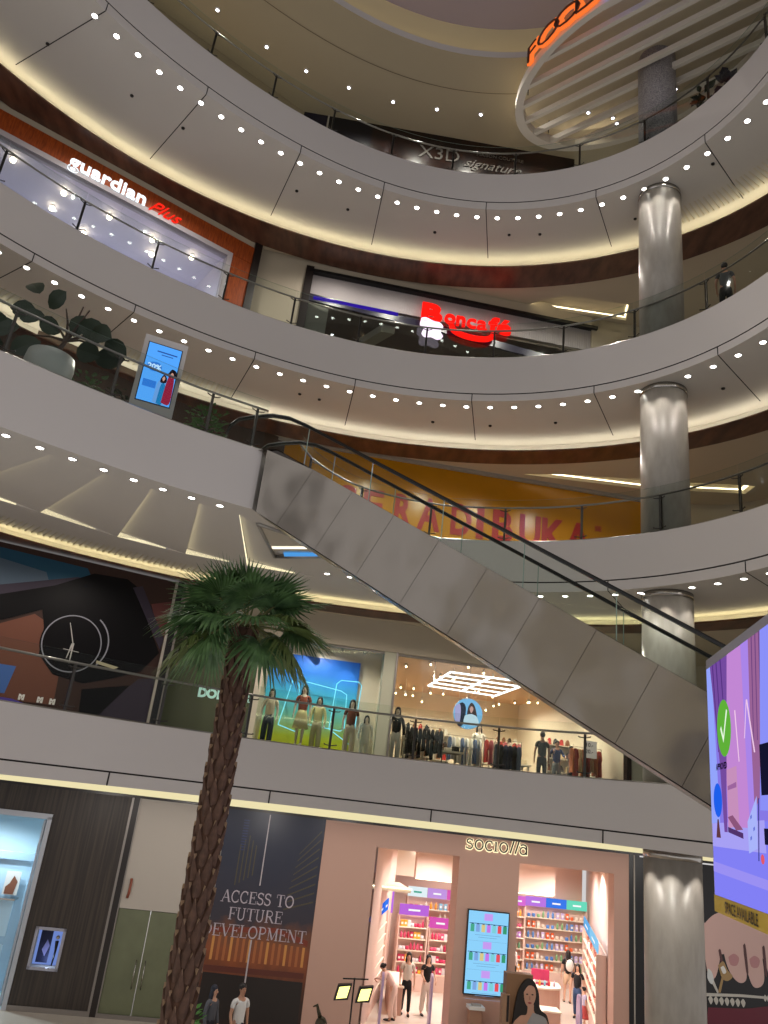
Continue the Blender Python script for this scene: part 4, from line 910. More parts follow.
wallbox(WL2, 'wall_second_left', (-12, -3.75, -.3, -.1, 12.9, 17.6, mat('wall_umber', '#4a3a30', .6)))
# side walls at the right and left ends of each gallery
for nm, z0, z1, mt in (('second', 12.9, 17.6, BEIGEW), ('third', 18.8, 24.4, BEIGEW), ('fourth', 25.7, 31.1, mat('top_wall', '#9a8d72', .8)), ('first', 6.9, 11.6, BEIGEW)):
    m = MB(); P_ = [(9.8, 25.6), (12.2, 25.0), (14.5, 22.5), (15.6, 19), (16, 14), (15.5, 9)]
    m.strip(z3(P_, z0), z3(P_, z1), mt); structure(m, 'wall_%s_right' % nm)
    m = MB(); P_ = ([(-15.5, 6), (-15.2, 12), (-13.6, 16), (-12.2, 17.7)] if nm != 'third' else [(-17, 6), (-17, 12), (-16.3, 15.0)]) + ([(-5.2, 22.9), (-3.6, 23.9)] if nm in ('second', 'fourth') else [])
    m.strip(z3(P_, z0), z3(P_, z1), mt if nm != 'second' else mat('wall_umber', '#4a3a30', .6)); structure(m, 'wall_%s_left' % nm)
# ---------------------------------------------------------------- third gallery: pharmacy and coffee shop
ORW = mat('orange_wood', '#b0501a', .35, noise=.25, nscale=3, nstretch=(8, 8, 1), col2='#8a3a10')
LAV = mat('pharmacy_white', '#d9d4e6', .6)
wallbox(WGU, 'wall_third_orange', (-4.5, 8.35, -.2, .1, 22.98, 23.66, ORW), (7.62, 8.35, -.2, .08, 18.8, 23.0, ORW), (-4.5, 8.45, -.3, .05, 23.66, 24.1, BEIGEW), (8.35, 8.62, -.2, .14, 18.8, 24.1, BRZ))
wallbox(WGU, 'window_2', (-4.5, 7.62, -.15, .14, 22.8, 22.98, mat('frame_pale2', '#b5aeb2', .4)), (7.44, 7.62, -.15, .14, 18.8, 22.8, mat('frame_pale2', '#b5aeb2')), (-2, 7.44, -.02, -.01, 18.8, 22.8, SHOPG))
wallbox(WGU, 'wall_third_pharmacy_inner', (-4, 8.5, -6.2, -6, 18.8, 23.6, LAV), (7.6, 7.7, -6, -.2, 18.8, 23.6, LAV), (-4, 7.7, -6.1, -.2, 23.3, 23.4, LAV))
sg = thing('shop_sign', 'white lit lowercase lettering with red script on the orange fascia', 'sign', WGU(3.8, .1, 22.95))
WL_ = led('letters_white', '#f2fbff', 1.4); RL_ = led('letters_red', '#ff2a1c', 1.1)
def fit_text(F_, s, mt, size, u0, u1, w0, z0, depth, bold, shear, name, parent, kz=1.):
    vs, fs = glyphs(s, size, depth, bold, shear, 'LEFT', 1.); x0 = min(v[0] for v in vs); x1 = max(v[0] for v in vs); k_ = (u1-u0)/(x1-x0)
    m = MB(F_); m.text(s, mt, size, (0, 0, 0), depth, bold, shear, place=lambda x, y, z: (u0 + (x-x0)*k_, w0 + z, z0 + y*kz)); return m.build(name, parent)
fit_text(WGU, 'guardian', WL_, .66, 1.98, 4.42, .17, 22.97, .06, .012, 0, 'lettering', sg)
fit_text(WGU, 'Plus', RL_, .62, 4.56, 5.66, .17, 22.92, .04, -.004, .6, 'script_lettering', sg)
for x, y in ((-12.64, 18.9), (-11.48, 20.1), (-12.16, 20.9), (-10.27, 21.0), (-11.47, 22.0), (-9.04, 21.9), (-9.26, 22.7), (-7.81, 22.6)):
    o = thing('globe_lamp', 'round warm globe light on the white pharmacy ceiling', 'lamp', (x, y, 23.1), 'globe lights in the pharmacy')
    m = MB(); m.ball((x, y, 23.16), .09, led('globe_warm', '#ffe9c8', 14.), 12, 8); m.build('globe', o); m = MB(); m.lathe([(.05, 0), (.05, .08)], WHITE, 10, (x, y, 23.22)); m.build('base', o)
P_ = WGU(4, -3, 23.2); lamp('AREA', P_, 150, (.92, .9, 1), 5, 4, (0, 0, radians(35))); P_ = WGU(4, -3, 19.2); lamp('AREA', P_, 90, (.92, .88, 1), 6, 4, (pi, 0, radians(35)))
m = MB(WGU); m.box((-3, -4.5, 21.6), (5.6, -4.45, 22.5), led('pharmacy_screen', '#6f7fe0', .7)); tag(m.build('shelf_lightbox'), 'blue lit box sign inside the pharmacy behind the lettering', 'lightbox')
# coffee shop
BK = BLACK; TIL = mat('slat_panel_grey', '#b4adac', .6)
wallbox(WL3, 'trim_third_black_frame', (-.12, .16, -.2, .1, 18.8, 23.72, BRZ), (0, 11, -.15, .12, 23.5, 23.62, BLACK))
wallbox(WL3, 'wall_third_bulkhead', (-1.9, 12, -.4, .0, 23.62, 24.3, BEIGEW), (-2.1, -.12, -.3, .02, 18.8, 23.7, BEIGEW), (10.8, 13, -.3, 0, 18.8, 24.3, BEIGEW))
m = MB(WL3); m.box((.16, -.14, 22.62), (10.8, -.1, 23.5), TIL)
for i in range(118): m.box((.2 + i*.09, -.1, 22.62), (.23 + i*.09, -.075, 23.5), TIL)
structure(m, 'wall_third_slatted_band')
m = MB(WL3); m.prism([(.16, 22.35), (5.2, 22.1), (10.8, 21.6), (10.8, 21.9), (5.2, 22.38), (.16, 22.65)], -.12, -.02, mat('stripe_navy', '#15102e', .3)); structure(m, 'trim_third_navy_stripe')
m = MB(WL3); m.box((.3, -.13, 22.42), (3.4, -.01, 22.56), led('violet_glow', '#3a24b0', .7)); structure(m, 'trim_third_violet_strip')
wallbox(WL3, 'wall_third_cafe_inner', (0, 11, -4.2, -4, 18.8, 23.5, mat('cafe_wall', '#5f5450', .7)), (0, 11, -4, -.2, 22.5, 22.6, mat('cafe_ceiling', '#77695c', .7)), (.16, .9, -.14, -.1, 18.8, 22.4, GREYW))
m = MB(WL3); m.prism([(1.0, -3.8), (1.4, -3.8), (3.4, -.4), (2.9, -.4)], 21.9, 22.2, CEIL, axis=2); m.prism([(3.0, -3.8), (6.5, -2.6), (6.4, -2.3), (2.9, -3.4)], 21.8, 22.1, CEIL, axis=2); structure(m, 'trim_third_cafe_beams')
m = MB(WL3); m.box((.16, -.04, 18.8), (10.8, -.03, 22.5), SHOPG); structure(m, 'window_3')
for u, z in ((1.2, 21.7), (2.8, 21.9), (5.3, 21.5)):
    spot(*WL3(u, -1.5, z+.4), 'small warm spotlight glimpsed in the dark coffee shop', 'spotlights in the coffee shop', .05)
P_ = WL3(4, -2, 22.3); lamp('AREA', P_, 40, (1, .85, .7), 6, 2)
sg = thing('shop_sign', 'red lit bubble lettering with a white cup and smile', 'sign', WL3(5.9, .05, 21.7))
RL2 = led('bubble_red', '#ff1a12', 1.25); WL2_ = led('cup_white', '#ffe6ff', 1.5); RSD = mat('sign_side', '#300808', .4)
fit_text(WL3, 'B', RL2, 1.1, 4.22, 5.0, .16, 22.36, .1, .05, 0, 'letter', sg, .92)
fit_text(WL3, 'on', RL2, .8, 5.08, 5.86, .16, 22.42, .1, .022, 0, 'letter', sg)
fit_text(WL3, 'ca', RL2, .8, 5.92, 6.68, .16, 22.42, .1, .008, 0, 'letter', sg)
fit_text(WL3, 'f\u00e9', RL2, .86, 6.74, 7.6, .16, 22.42, .1, .026, 0, 'letter', sg)
m = MB(WL3); sm_ = [(5.35, 22.42), (5.45, 22.18), (5.75, 22.05), (6.2, 22.0), (6.65, 22.05), (6.9, 22.2), (6.95, 22.4)]
S_ = smooth(sm_, 4); up_ = offset(S_, .09); lo_ = offset(S_, -.09)
m.prism(up_ + lo_[::-1], .1, .22, RL2); m.build('smile_stroke', sg)
m = MB(WL3); cup = smooth([(4.28, 22.45), (4.45, 22.5), (4.7, 22.42), (4.95, 22.4), (5.1, 22.25), (5.0, 22.05), (5.12, 21.85), (4.95, 21.72), (4.7, 21.78), (4.5, 21.72), (4.35, 21.85), (4.4, 22.05), (4.26, 22.2), (4.28, 22.45)], 3)[:-1]
cup = [(p[0] - .06, p[1] - .12) for p in cup]; m.prism(cup, .2, .3, WL2_); m.build('cup_shape', sg)
# ---------------------------------------------------------------- fourth gallery dark shopfront
WL4 = Frame((-5.6, 23.0), 4.0)
wallbox(WL4, 'wall_fourth_shop', (.0, 1.6, -.2, .0, 25.7, 31, mat('shop_navy', '#16142a', .25)), (1.62, 3.4, -.2, .0, 25.7, 31, mat('shop_ink', '#100e16', .25)), (3.4, 11.6, -.2, .0, 25.7, 31, mat('shop_brown', '#2c1812', .25, noise=.6, nscale=2, col2='#120a0c')), (-8, 0, -.2, 0, 25.7, 31, mat('top_wall', '#9a8d72', .8)), (1.58, 1.64, -.1, .05, 25.7, 31, GREYW))
sg = thing('shop_sign', 'faint cream script lettering on the dark top-level shopfront', 'sign', WL4(7.5, .02, 29.3))
LC = mat('sign_dim_cream', '#5a5550', .5)
m = MB(WL4); m.text('X3D', LC, .85, (5.3, .02, 29.75), .02, 0.0) ; m.build('emblem', sg)
m = MB(WL4); m.text('MAISON COUTURE', LC, .22, (7.6, .02, 30.3), .02, 0); m.build('lettering', sg)
m = MB(WL4); m.text('signature', LC, .62, (7.1, .02, 29.65), .02, .0, .5); m.build('script_lettering', sg)
# ---------------------------------------------------------------- people
SKIN = mat('skin', '#b98a70', .6); SKIN2 = mat('skin_light', '#cfa188', .6); HAIRM = mat('hair_black', '#15100f', .5); SHOEM = mat('shoe', '#1c1a1a', .5); SHOEW = mat('shoe_white', '#d8d4cf', .5)
def skinned(name, nodes, edges, m_, parent, rot, loc, sub=1, s=1., root=0):
    me = bpy.data.meshes.new(name); me.from_pydata([Vector(n[0]) * s for n in nodes], edges, [])
    o = bpy.data.objects.new(name, me); COL.objects.link(o)
    md = o.modifiers.new('s', 'SKIN'); md.use_smooth_shade = True
    for i, n in enumerate(nodes):
        r = n[1] if isinstance(n[1], tuple) else (n[1], n[1]); sv = me.skin_vertices[0].data[i]; sv.radius = (r[0]*s, r[1]*s); sv.use_root = (i == root)
    if sub: sb = o.modifiers.new('u', 'SUBSURF'); sb.levels = sub; sb.render_levels = sub
    bpy.context.view_layer.update(); dg = bpy.context.evaluated_depsgraph_get()
    me2 = bpy.data.meshes.new_from_object(o.evaluated_get(dg)); o.modifiers.clear(); o.data = me2; bpy.data.meshes.remove(me)
    me2.materials.clear(); me2.materials.append(m_)
    o.parent = parent; return o
def person(label, x, y, z, yaw, H=1.66, top='#ffffff', bottom='#111111', sleeves='short', legs='pants', hair='long', stride=.1, arms=(.05, .05), lift=(0, 0), lean=0., skin=None, shoes=None, kind='person', cat='person', haircol=None, group=None):
    """yaw 0 faces the camera (-y). arms: how far each wrist goes forward; lift: how far each wrist is raised."""
    root = thing(kind, label, cat, (x, y, z), group, yaw); s = H / 1.70; sk = skin or SKIN2
    ln = lean
    def L(p):       # lean the upper body forward about the hips
        if p[2] <= .95: return p
        h = p[2] - .95; return (p[0], p[1] - h * sin(ln), .95 + h * cos(ln))
    N = []; Ed = []
    def add(p, r, par=None):
        N.append((L(p), r)); i = len(N) - 1
        if par is not None: Ed.append((par, i))
        return i
    pel = add((0, 0, .94), (.14, .10)); wa = add((0, 0, 1.10), (.115, .085), pel); ch = add((0, .005, 1.28), (.15, .1), wa); sh = add((0, .01, 1.40), (.1, .07), ch)
    nk = add((0, .0, 1.48), .048, sh); hb = add((0, -.012, 1.545), (.062, .07), nk); hd = add((0, -.012, 1.62), (.074, .086), hb); ht = add((0, -.0, 1.675), (.055, .065), hd)
    J = {}
    for sd, k in ((-1, 0), (1, 1)):
        st = stride * (1 if k else -1)
        hip = add((sd*.085, 0, .86), .085, pel); kn = add((sd*.095, -st*.55 - .01, .49), .056, hip); an = add((sd*.095, -st + .03, .1), .036, kn); heel = add((sd*.1, -st, .045), .036, an); toe = add((sd*.11, -st - .13, .028), .028, heel)
        J[('leg', k)] = (N[hip][0], N[kn][0], N[an][0], N[toe][0])
        f = arms[k]; up = lift[k]
        so = add((sd*.165, .01, 1.385), .052, sh); el = add((sd*(.225), .03 - f*.35, 1.13 + up*.25), .038, so)
        wr = add((sd*(.235 - f*.12), -.02 - f, .89 + up), .024, el); pa = add((sd*(.235 - f*.14), -.045 - f*1.08, .835 + up*1.04), (.034, .018), wr)
        J[('arm', k)] = (N[so][0], N[el][0], N[wr][0])
        px, py, pz = .235 - f*.14, -.045 - f*1.08, .835 + up*1.04
        for q, (dy, ln_) in enumerate(((-.027, .066), (-.009, .076), (.009, .072), (.026, .056))):
            a = add((sd*px, py + dy, pz - .045), .0095, pa); add((sd*(px - .012), py + dy - .004, pz - .045 - ln_), .0075, a)
        t = add((sd*(px - .03), py - .04, pz - .01), .01, pa); add((sd*(px - .04), py - .058, pz - .045), .008, t)
    body = skinned('body', N, Ed, sk, root, 0, 0, 1, s)
    # face: nose, eyes, mouth and ears belong to the body's own mesh
    import bmesh
    hp = Vector(L((0, -.012, 1.60))) * s
    f = MB(); c = lambda dx, dy, dz: (hp.x + dx*s, hp.y + dy*s, hp.z + dz*s)
    f.ball(c(0, -.088, -.005), (.012*s, .018*s, .022*s), sk, 8, 6)
    for sx in (-1, 1): f.ball(c(sx*.072, .005, 0), (.01*s, .018*s, .03*s), sk, 8, 6)
    for sx in (-1, 1): f.ball(c(sx*.028, -.078, .02), (.013*s, .008*s, .008*s), mat('eye_dark', '#1a1210', .4), 8, 4)
    f.ball(c(0, -.08, -.045), (.024*s, .008*s, .007*s), mat('lips', '#9a4f4a', .5), 8, 4)
    fo = f.build('face', None, (0, 0, 0)); b = bmesh.new(); b.from_mesh(body.data); n0 = len(b.faces); b.from_mesh(fo.data)
    b.faces.ensure_lookup_table()
    for i in range(n0, len(b.faces)): b.faces[i].material_index = [sk.name, 'eye_dark', 'lips'].index(fo.data.materials[b.faces[i].material_index].name)
    b.to_mesh(body.data); b.free()
    for nm in ('eye_dark', 'lips'): body.data.materials.append(MATS[nm])
    bpy.data.objects.remove(fo)
    for p_ in body.data.polygons: p_.use_smooth = True
    # clothes
    tm = mat('cloth_' + top, top, .85); bm_ = mat('cloth_' + bottom, bottom, .85)
    T = [((0, 0, .84), (.155, .12)), ((0, 0, 1.08), (.14, .105)), ((0, .005, 1.27), (.168, .118)), ((0, .01, 1.405), (.12, .08)), ((0, .005, 1.45), (.06, .06))]; TE = [(0, 1), (1, 2), (2, 3), (3, 4)]
    T = [(L(p), r) for p, r in T]
    for k in (0, 1):
        so, el, wr = J[('arm', k)]; i = len(T)
        T.append((so, .062))
        TE.append((3, i))
        if sleeves == 'long': T += [(el, .05), (wr, .036)]; TE += [(i, i+1), (i+1, i+2)]
        else:
            m_ = tuple(so[j] + (el[j] - so[j]) * .62 for j in range(3)); T.append((m_, .056)); TE.append((i, i+1))
    skinned('shirt', T, TE, tm, root, 0, 0, 1, s)
    if legs in ('pants', 'shorts', 'wide'):
        P_ = [((0, 0, 1.06), (.138, .102)), ((0, 0, .86), (.15, .11))]; PE = [(0, 1)]
        for k in (0, 1):
            hip, kn, an, toe = J[('leg', k)]; i = len(P_); w_ = 1.35 if legs == 'wide' else 1.
            P_.append(((hip[0], hip[1], hip[2]-.08), .098)); PE.append((1, i))
            if legs == 'shorts': m_ = tuple(hip[j] + (kn[j]-hip[j])*.75 for j in range(3)); P_.append((m_, .085)); PE.append((i, i+1))
            else: P_ += [(kn, .068*w_), ((an[0], an[1], .10), .058*w_)]; PE += [(i, i+1), (i+1, i+2)]
        skinned('trousers' if legs != 'shorts' else 'shorts', P_, PE, bm_, root, 0, 0, 1, s)
    else:
        zl = {'skirt': .5, 'dress': .15}[legs]
        q = MB(); q.lathe([(.125*s, 1.02*s), (.16*s, .9*s), (.2*s, (.9+zl)/2*s), (.24*s, zl*s)], bm_, 18, sy=.75); o = q.build('skirt', None, (0, 0, 0)); o.parent = root
    for k in (0, 1):
        an = J[('leg', k)][2]; toe = J[('leg', k)][3]; q = MB()
        q.ball((an[0]*s, (toe[1]+.055)*s, .04*s), (.045*s, .125*s, .042*s), shoes or SHOEM, 10, 6); o = q.build('shoe', None, (0, 0, 0)); o.parent = root
    hm = mat('hair_' + haircol, haircol, .5) if haircol else HAIRM
    q = MB(); hc = Vector(L((0, .0, 1.635))) * s
    def shell(cx_, cy_, cz_, r, y0):
        q.ball((cx_, cy_, cz_), r, hm, 14, 10)
    shell(hc.x, hc.y + .018*s, hc.z + .012*s, (.088*s, .088*s, .092*s), 0)
    if hair == 'long':
        hb_ = Vector(L((0, .05, 1.55))) * s; q.ball((hb_.x, hb_.y, hb_.z - .06*s), (.095*s, .06*s, .2*s), hm, 12, 8)
        for sx in (-1, 1): q.ball((hb_.x + sx*.075*s, hb_.y - .045*s, hb_.z - .04*s), (.03*s, .05*s, .15*s), hm, 8, 6)
    if hair == 'bun': q.ball((hc.x, hc.y + .09*s, hc.z + .05*s), .05*s, hm, 10, 6)
    o = q.build('hair', None, (0, 0, 0)); o.parent = root
    return root
if True:
    f3x, f3y = 8.36, 16.78
    person('person in a grey shirt and dark trousers standing behind the third-level railing', f3x, f3y, ZG[3]-.12, pi - .5, 1.74, '#4a4b4d', '#151416', 'short', 'pants', 'short', .02, (.12, .12), (.12, .12), skin=SKIN)
    person('person in a white t-shirt walking past the dark city poster', -1.93, 20.5, 0, pi/5, 1.74, '#d9d8d6', '#26242a', 'short', 'pants', 'short', .25, (.12, -.02), skin=SKIN)
    person('person with a dark headscarf and printed top behind the palm trunk', -2.58, 20.6, 0, pi/3, 1.62, '#56585f', '#23222a', 'long', 'dress', 'long', .1, haircol='#141a2c')
    person('person with long hair in a pale blouse and black trousers walking out of the shop', 2.42, 27.4, 0, .05, 1.68, '#cfc8bd', '#0e0d0f', 'short', 'pants', 'long', .12)
    person('person in a black top and wide white trousers turning their head beside another shopper', 3.06, 27.55, 0, .3, 1.66, '#131215', '#cdbfb6', 'short', 'wide', 'long', .08, (.2, .16), (.2, .18))
    person('person in a pale outfit bending over the cosmetics shelf at the left', 1.98, 26.5, 0, -pi/2 - .35, 1.6, '#e2bfb4', '#e0c3b6', 'long', 'wide', 'bun', .05, (.35, .4), (.3, .3), lean=.75)
    person('person with long dark hair in a grey coat, seen from behind by the left shelves', 4.2, 30.0, 0, pi - .2, 1.7, '#b9a9a4', '#b0a29c', 'long', 'dress', 'long', .05, haircol='#2a1618')
    person('person in a black top and cream shorts with a white backpack', 8.62, 31.8, 0, pi - .1, 1.66, '#161417', '#cfae90', 'short', 'shorts', 'long', .08)
    person('person in a black top and blue jeans behind the backpack wearer', 8.36, 29.6, 0, -.5, 1.58, '#1a181c', '#3f567c', 'short', 'pants', 'long', .06)
    person('child in a lilac top with dark hair tied up near the right shelves', 8.15, 28.0, 0, pi/2, 1.2, '#c3bcd9', '#b34a4a', 'short', 'skirt', 'bun', .05)
    person('person in a white blouse facing the shelves behind the salmon pillar', 6.75, 32.4, 0, pi/2 + .3, 1.62, '#dccfc8', '#1a181a', 'long', 'pants', 'long', .03)
    person('person in a white top with black hair, half hidden beside the salmon pillar', 6.38, 32.0, 0, pi - .4, 1.62, '#d8ccc6', '#121012', 'short', 'pants', 'long', .03)
    person('person in a dark olive shirt and cap seen from behind at the fashion shop window', 5.98, 25.75, 6.95, pi, 1.72, '#4b4a40', '#3a352c', 'short', 'pants', 'short', .03, skin=SKIN, haircol='#2a241e')
    person('person in a blue and white jacket reaching up inside the fashion shop', 6.75, 26.9, 6.95, .1, 1.62, '#3e4a78', '#8a8a8a', 'long', 'pants', 'short', .03, (.2, .3), (.5, .3))
    person('person in a maroon top at the right end of the fashion shop window', 7.3, 27.1, 6.95, .6, 1.5, '#4a1f24', '#1c1a1e', 'long', 'pants', 'short', .03, (.3, .1), (.3, 0))
bp_ = MB(); bp_.ball((8.64, 31.62, 1.22), (.15, .09, .2), mat('backpack_white', '#e6e0d6', .7), 12, 8); tag(bp_.build('backpack'), 'small white backpack worn over a black top', 'backpack')
MANN = mat('mannequin_skin', '#d9c6b4', .4)
def mannequin(label, u, w_, z, F, **k): p = F(u, w_, z); return person(label, p[0], p[1], z, k.pop('yaw', 0), skin=MANN, kind='mannequin', cat='mannequin', **k)
pl = MB(WG); pl.box((-2.95, -1.35, 6.98), (.5, -.5, 7.12), mat('plinth_pale', '#d8d2a0', .5)); tag(pl.build('display_plinth'), 'low pale plinth in the display window', 'plinth')
mannequin('mannequin in a cream top and dark jeans at the left of the display window', -2.72, -.8, 7.12, WG, H=1.78, top='#d8c6a8', bottom='#22303f', legs='wide', sleeves='short', stride=.05, yaw=.1)
mannequin('tall mannequin in a rust top and short cream skirt, centre of the display window', -1.72, -.85, 7.3, WG, H=1.84, top='#9c4a35', bottom='#e6d69a', legs='skirt', sleeves='short', stride=.12, shoes=SHOEW, yaw=-.1)
mannequin('mannequin in a pale yellow shirt and loose trousers beside the tall one', -1.2, -1.0, 7.12, WG, H=1.74, top='#dcd090', bottom='#b9b184', legs='wide', sleeves='long', stride=.05)
mannequin('mannequin in a brown wrap top and white trousers at the right of the display window', -.18, -.7, 7.12, WG, H=1.76, top='#7a4432', bottom='#dccbb0', legs='wide', sleeves='short', stride=.04)
mannequin('short mannequin in all white at the right edge of the display window', .35, -.9, 6.98, WG, H=1.5, top='#e8e4dc', bottom='#dedad2', legs='pants', sleeves='long', stride=.04)
mannequin('mannequin in a black jacket over white beside the left shop frame', 1.35, -1.1, 7.1, WG, H=1.78, top='#1c1b1e', bottom='#dcd6cc', legs='wide', sleeves='long', stride=.04)
mannequin('mannequin in a white shirt standing mid-shop under the small lights', 4.6, -3.0, 7.1, WG, H=1.78, top='#e4ded2', bottom='#cfc3b0', legs='pants', sleeves='long', stride=.04)

# ---------------------------------------------------------------- fashion shop fittings
ra = random.Random(9)
def clothes_rack(label, u, w_, n, cols, length=1.3, h=1.45, ang=0.):
    P_ = WG(u, w_, 6.95); F_ = Frame((P_[0], P_[1]), 6.84 + ang); root = thing('clothes_rack', label, 'clothes rack', P_)
    m = MB(F_); m.tube([(-length/2, 0, 6.97), (-length/2, 0, 6.95+h), (length/2, 0, 6.95+h), (length/2, 0, 6.97)], .016, CHROME, 6); m.tube([(-length/2, -.25, 6.97), (-length/2, .25, 6.97)], .016, CHROME, 6); m.tube([(length/2, -.25, 6.97), (length/2, .25, 6.97)], .016, CHROME, 6); m.build('frame', root)
    for i in range(n):
        a = -length/2 + .08 + (length - .16) * i / (n - 1); c = mat('garment_' + cols[i % len(cols)], cols[i % len(cols)], .9); d = ra.uniform(.7, .95)
        g = thing('hanging_garment', 'hanging garment, ' + label, 'garment', F_(a, 0, 6.95 + h - d), 'garments on the ' + label)
        m = MB(F_); zt = 6.95 + h - .06
        m.prism([(-.2, zt - d), (.2, zt - d), (.17, zt - .35), (.24, zt - .3), (.16, zt - .05), (.04, zt), (-.04, zt), (-.16, zt - .05), (-.24, zt - .3), (-.17, zt - .35)], a - .025, a + .025, c, axis=0); m.build('cloth', g)
    return root
clothes_rack('rack of black clothes near the left of the fashion shop', 2.25, -1.0, 9, ['#1a181a', '#26221f', '#141315'], 1.25)
clothes_rack('rack of dark and cream clothes behind the black clothes', 1.7, -2.6, 7, ['#3a2c22', '#d8cdb8', '#221f20'], 1.2)
clothes_rack('rack of blue and white clothes in the middle of the shop', 4.0, -2.6, 8, ['#4a5f86', '#d9d6cf', '#e6e0d2'], 1.2)
clothes_rack('rack of red and pink clothes right of the round picture', 5.2, -2.1, 8, ['#b8332f', '#d0707a', '#dccaba'], 1.3)
clothes_rack('rack of orange and patterned clothes near the price sign', 7.7, -1.1, 8, ['#c9764a', '#a83c34', '#d9b98a'], 1.1)
clothes_rack('rack of navy clothes behind the railing post', 5.0, -.9, 6, ['#1d2740', '#15161c', '#2b3450'], .9, 1.25)
def shop_table(label, u, w_, cols):
    P_ = WG(u, w_, 6.95); F_ = Frame((P_[0], P_[1]), 6.84); root = thing('display_table', label, 'table', P_)
    m = MB(F_); m.box((-.7, -.4, 7.72), (.7, .4, 7.78), CREAMW); m.build('tabletop', root)
    for a in (-.62, .62):
        for b in (-.34, .34): m = MB(F_); m.box((a-.03, b-.03, 6.95), (a+.03, b+.03, 7.72), CREAMW); m.build('leg', root)
    for i, c in enumerate(cols):
        a = -.52 + i * .26; n = 2 + i % 3
        for k in range(n):
            m = MB(F_); z = 7.785 + k * .055; m.box((a - .1, -.14, z), (a + .1, .16, z + .05), mat('garment_' + c, c, .9)); tag(m.build('folded_garment'), 'folded garment on the ' + label, 'garment', 'folded garments on the ' + label)
shop_table('low table of folded clothes under the round picture', 2.95, -1.7, ['#e4ddd0', '#c9b08a', '#6b4a35', '#e4ddd0', '#20201f'])
shop_table('deep-set table of folded clothes behind the red rack', 5.4, -5.2, ['#d8d0c0', '#2a2624', '#d9c4a0', '#b8332f', '#e8e2d6'])
shop_table('far table of folded clothes beside the red clothes rack', 5.9, -3.6, ['#e4ddd0', '#a86a4a', '#e4ddd0', '#3a4660', '#dac8a8'])
for i, (u, w_) in enumerate(((2.7, -4.5), (3.6, -5.2), (6.4, -5.5), (7.7, -3.5))):
    root = thing('tall_display_shelf', ['tall cream shelf with bags at the left rear of the fashion shop', 'tall cream shelf with shoes behind the round picture', 'tall cream shelf behind the shopper in the cap', 'tall cream shelf near the right rear of the fashion shop'][i], 'shelf', WG(u, w_, 6.95))
    m = MB(WG); m.box((u-.5, w_-.2, 6.95), (u-.46, w_+.2, 8.7), CREAMW); m.box((u+.46, w_-.2, 6.95), (u+.5, w_+.2, 8.7), CREAMW); m.box((u-.5, w_-.2, 6.95), (u+.5, w_-.17, 8.7), CREAMW); m.build('carcass', root)
    for k in range(4): m = MB(WG); m.box((u-.46, w_-.17, 7.2+k*.45), (u+.46, w_+.2, 7.23+k*.45), CREAMW); m.build('shelf', root)
    for k in range(4):
        for j in range(4):
            m = MB(WG); a = u - .36 + j*.23; z = 7.235 + k*.45; c = ra.choice(['#2a1f1a', '#b8332f', '#d9c4a0', '#1c1b1d', '#8a5a3a', '#e8e2d6'])
            m.prism([(a-.07, z), (a+.07, z), (a+.055, z+.15), (a+.02, z+.22), (a-.02, z+.22), (a-.055, z+.15)], w_-.05, w_+.06, mat('garment_' + c, c, .7)); tag(m.build('handbag'), 'small handbag on a cream display shelf of the fashion shop', 'handbag', 'handbags on the fashion shop shelves')

# ---------------------------------------------------------------- cosmetics shop interior
wallbox(WG, 'wall_cosmetics_inner', (.9, 11.2, -9.7, -9.5, 0, 4.9, PINKL))
m = MB(); m.strip(z3([(1.0, 24.7), (2.0, 31.3), (1.9, 33.8)], 0), z3([(1.0, 24.7), (2.0, 31.3), (1.9, 33.8)], 4.9), PINKL, False); structure(m, 'wall_cosmetics_left')
m = MB(); m.strip(z3([(8.15, 25.4), (10.6, 36.5)], 0), z3([(8.15, 25.4), (10.6, 36.5)], 4.9), PINKL, False); structure(m, 'wall_cosmetics_right')
m = MB(WG); m.box((.6, -12.5, 4.85), (11.2, -.36, 4.95), mat('cosmetics_ceiling', '#efe2cc', .8)); structure(m, 'ceiling_cosmetics')
m = MB(WG); m.box((.6, -12.5, 0), (11.0, .05, .012), mat('cosmetics_floor', '#e3d6c8', .2)); structure(m, 'floor_cosmetics')
wallbox(WG, 'trim_cosmetics_bulkheads', (3.0, 5.4, -4.3, -4.0, 3.75, 4.8, PINKL), (5.4, 8.3, -5.3, -5.0, 3.55, 4.8, PINKL), (.9, 2.6, -4.6, -2.6, 3.4, 3.5, CREAMW), (2.0, 5.0, -7.6, -7.4, 3.5, 4.8, CREAMW))
wallbox(WG, 'trim_cosmetics_pillar', (6.6, 7.15, -6.6, -6.0, 0, 4.8, PINKL))
m = MB(WG)
for b in ((3.0, 5.4, -3.98, -3.94, 3.72, 3.75), (5.5, 8.2, -4.98, -4.94, 3.53, 3.56), (1.0, 2.6, -2.58, -2.54, 3.5, 3.53)): m.box((b[0], b[2], b[4]), (b[1], b[3], b[5]), led('cosmetics_led', '#fff0cf', 3.5))
structure(m, 'trim_cosmetics_led')
lamp('AREA', (4.2, 28.5, 4.7), 330, (1, .94, .9), 4, 5); lamp('AREA', (8.0, 30, 4.7), 280, (1, .94, .9), 3, 6); lamp('AREA', (4.0, 32, 4.6), 120, (1, .95, .92), 4, 2)
PAL = ['#d64f78', '#e8e2dc', '#f0a33a', '#7fb8d6', '#c9423a', '#e9c9d4', '#5b8f6a', '#f4f1ea', '#b079c4', '#e0732e']
prod = {}
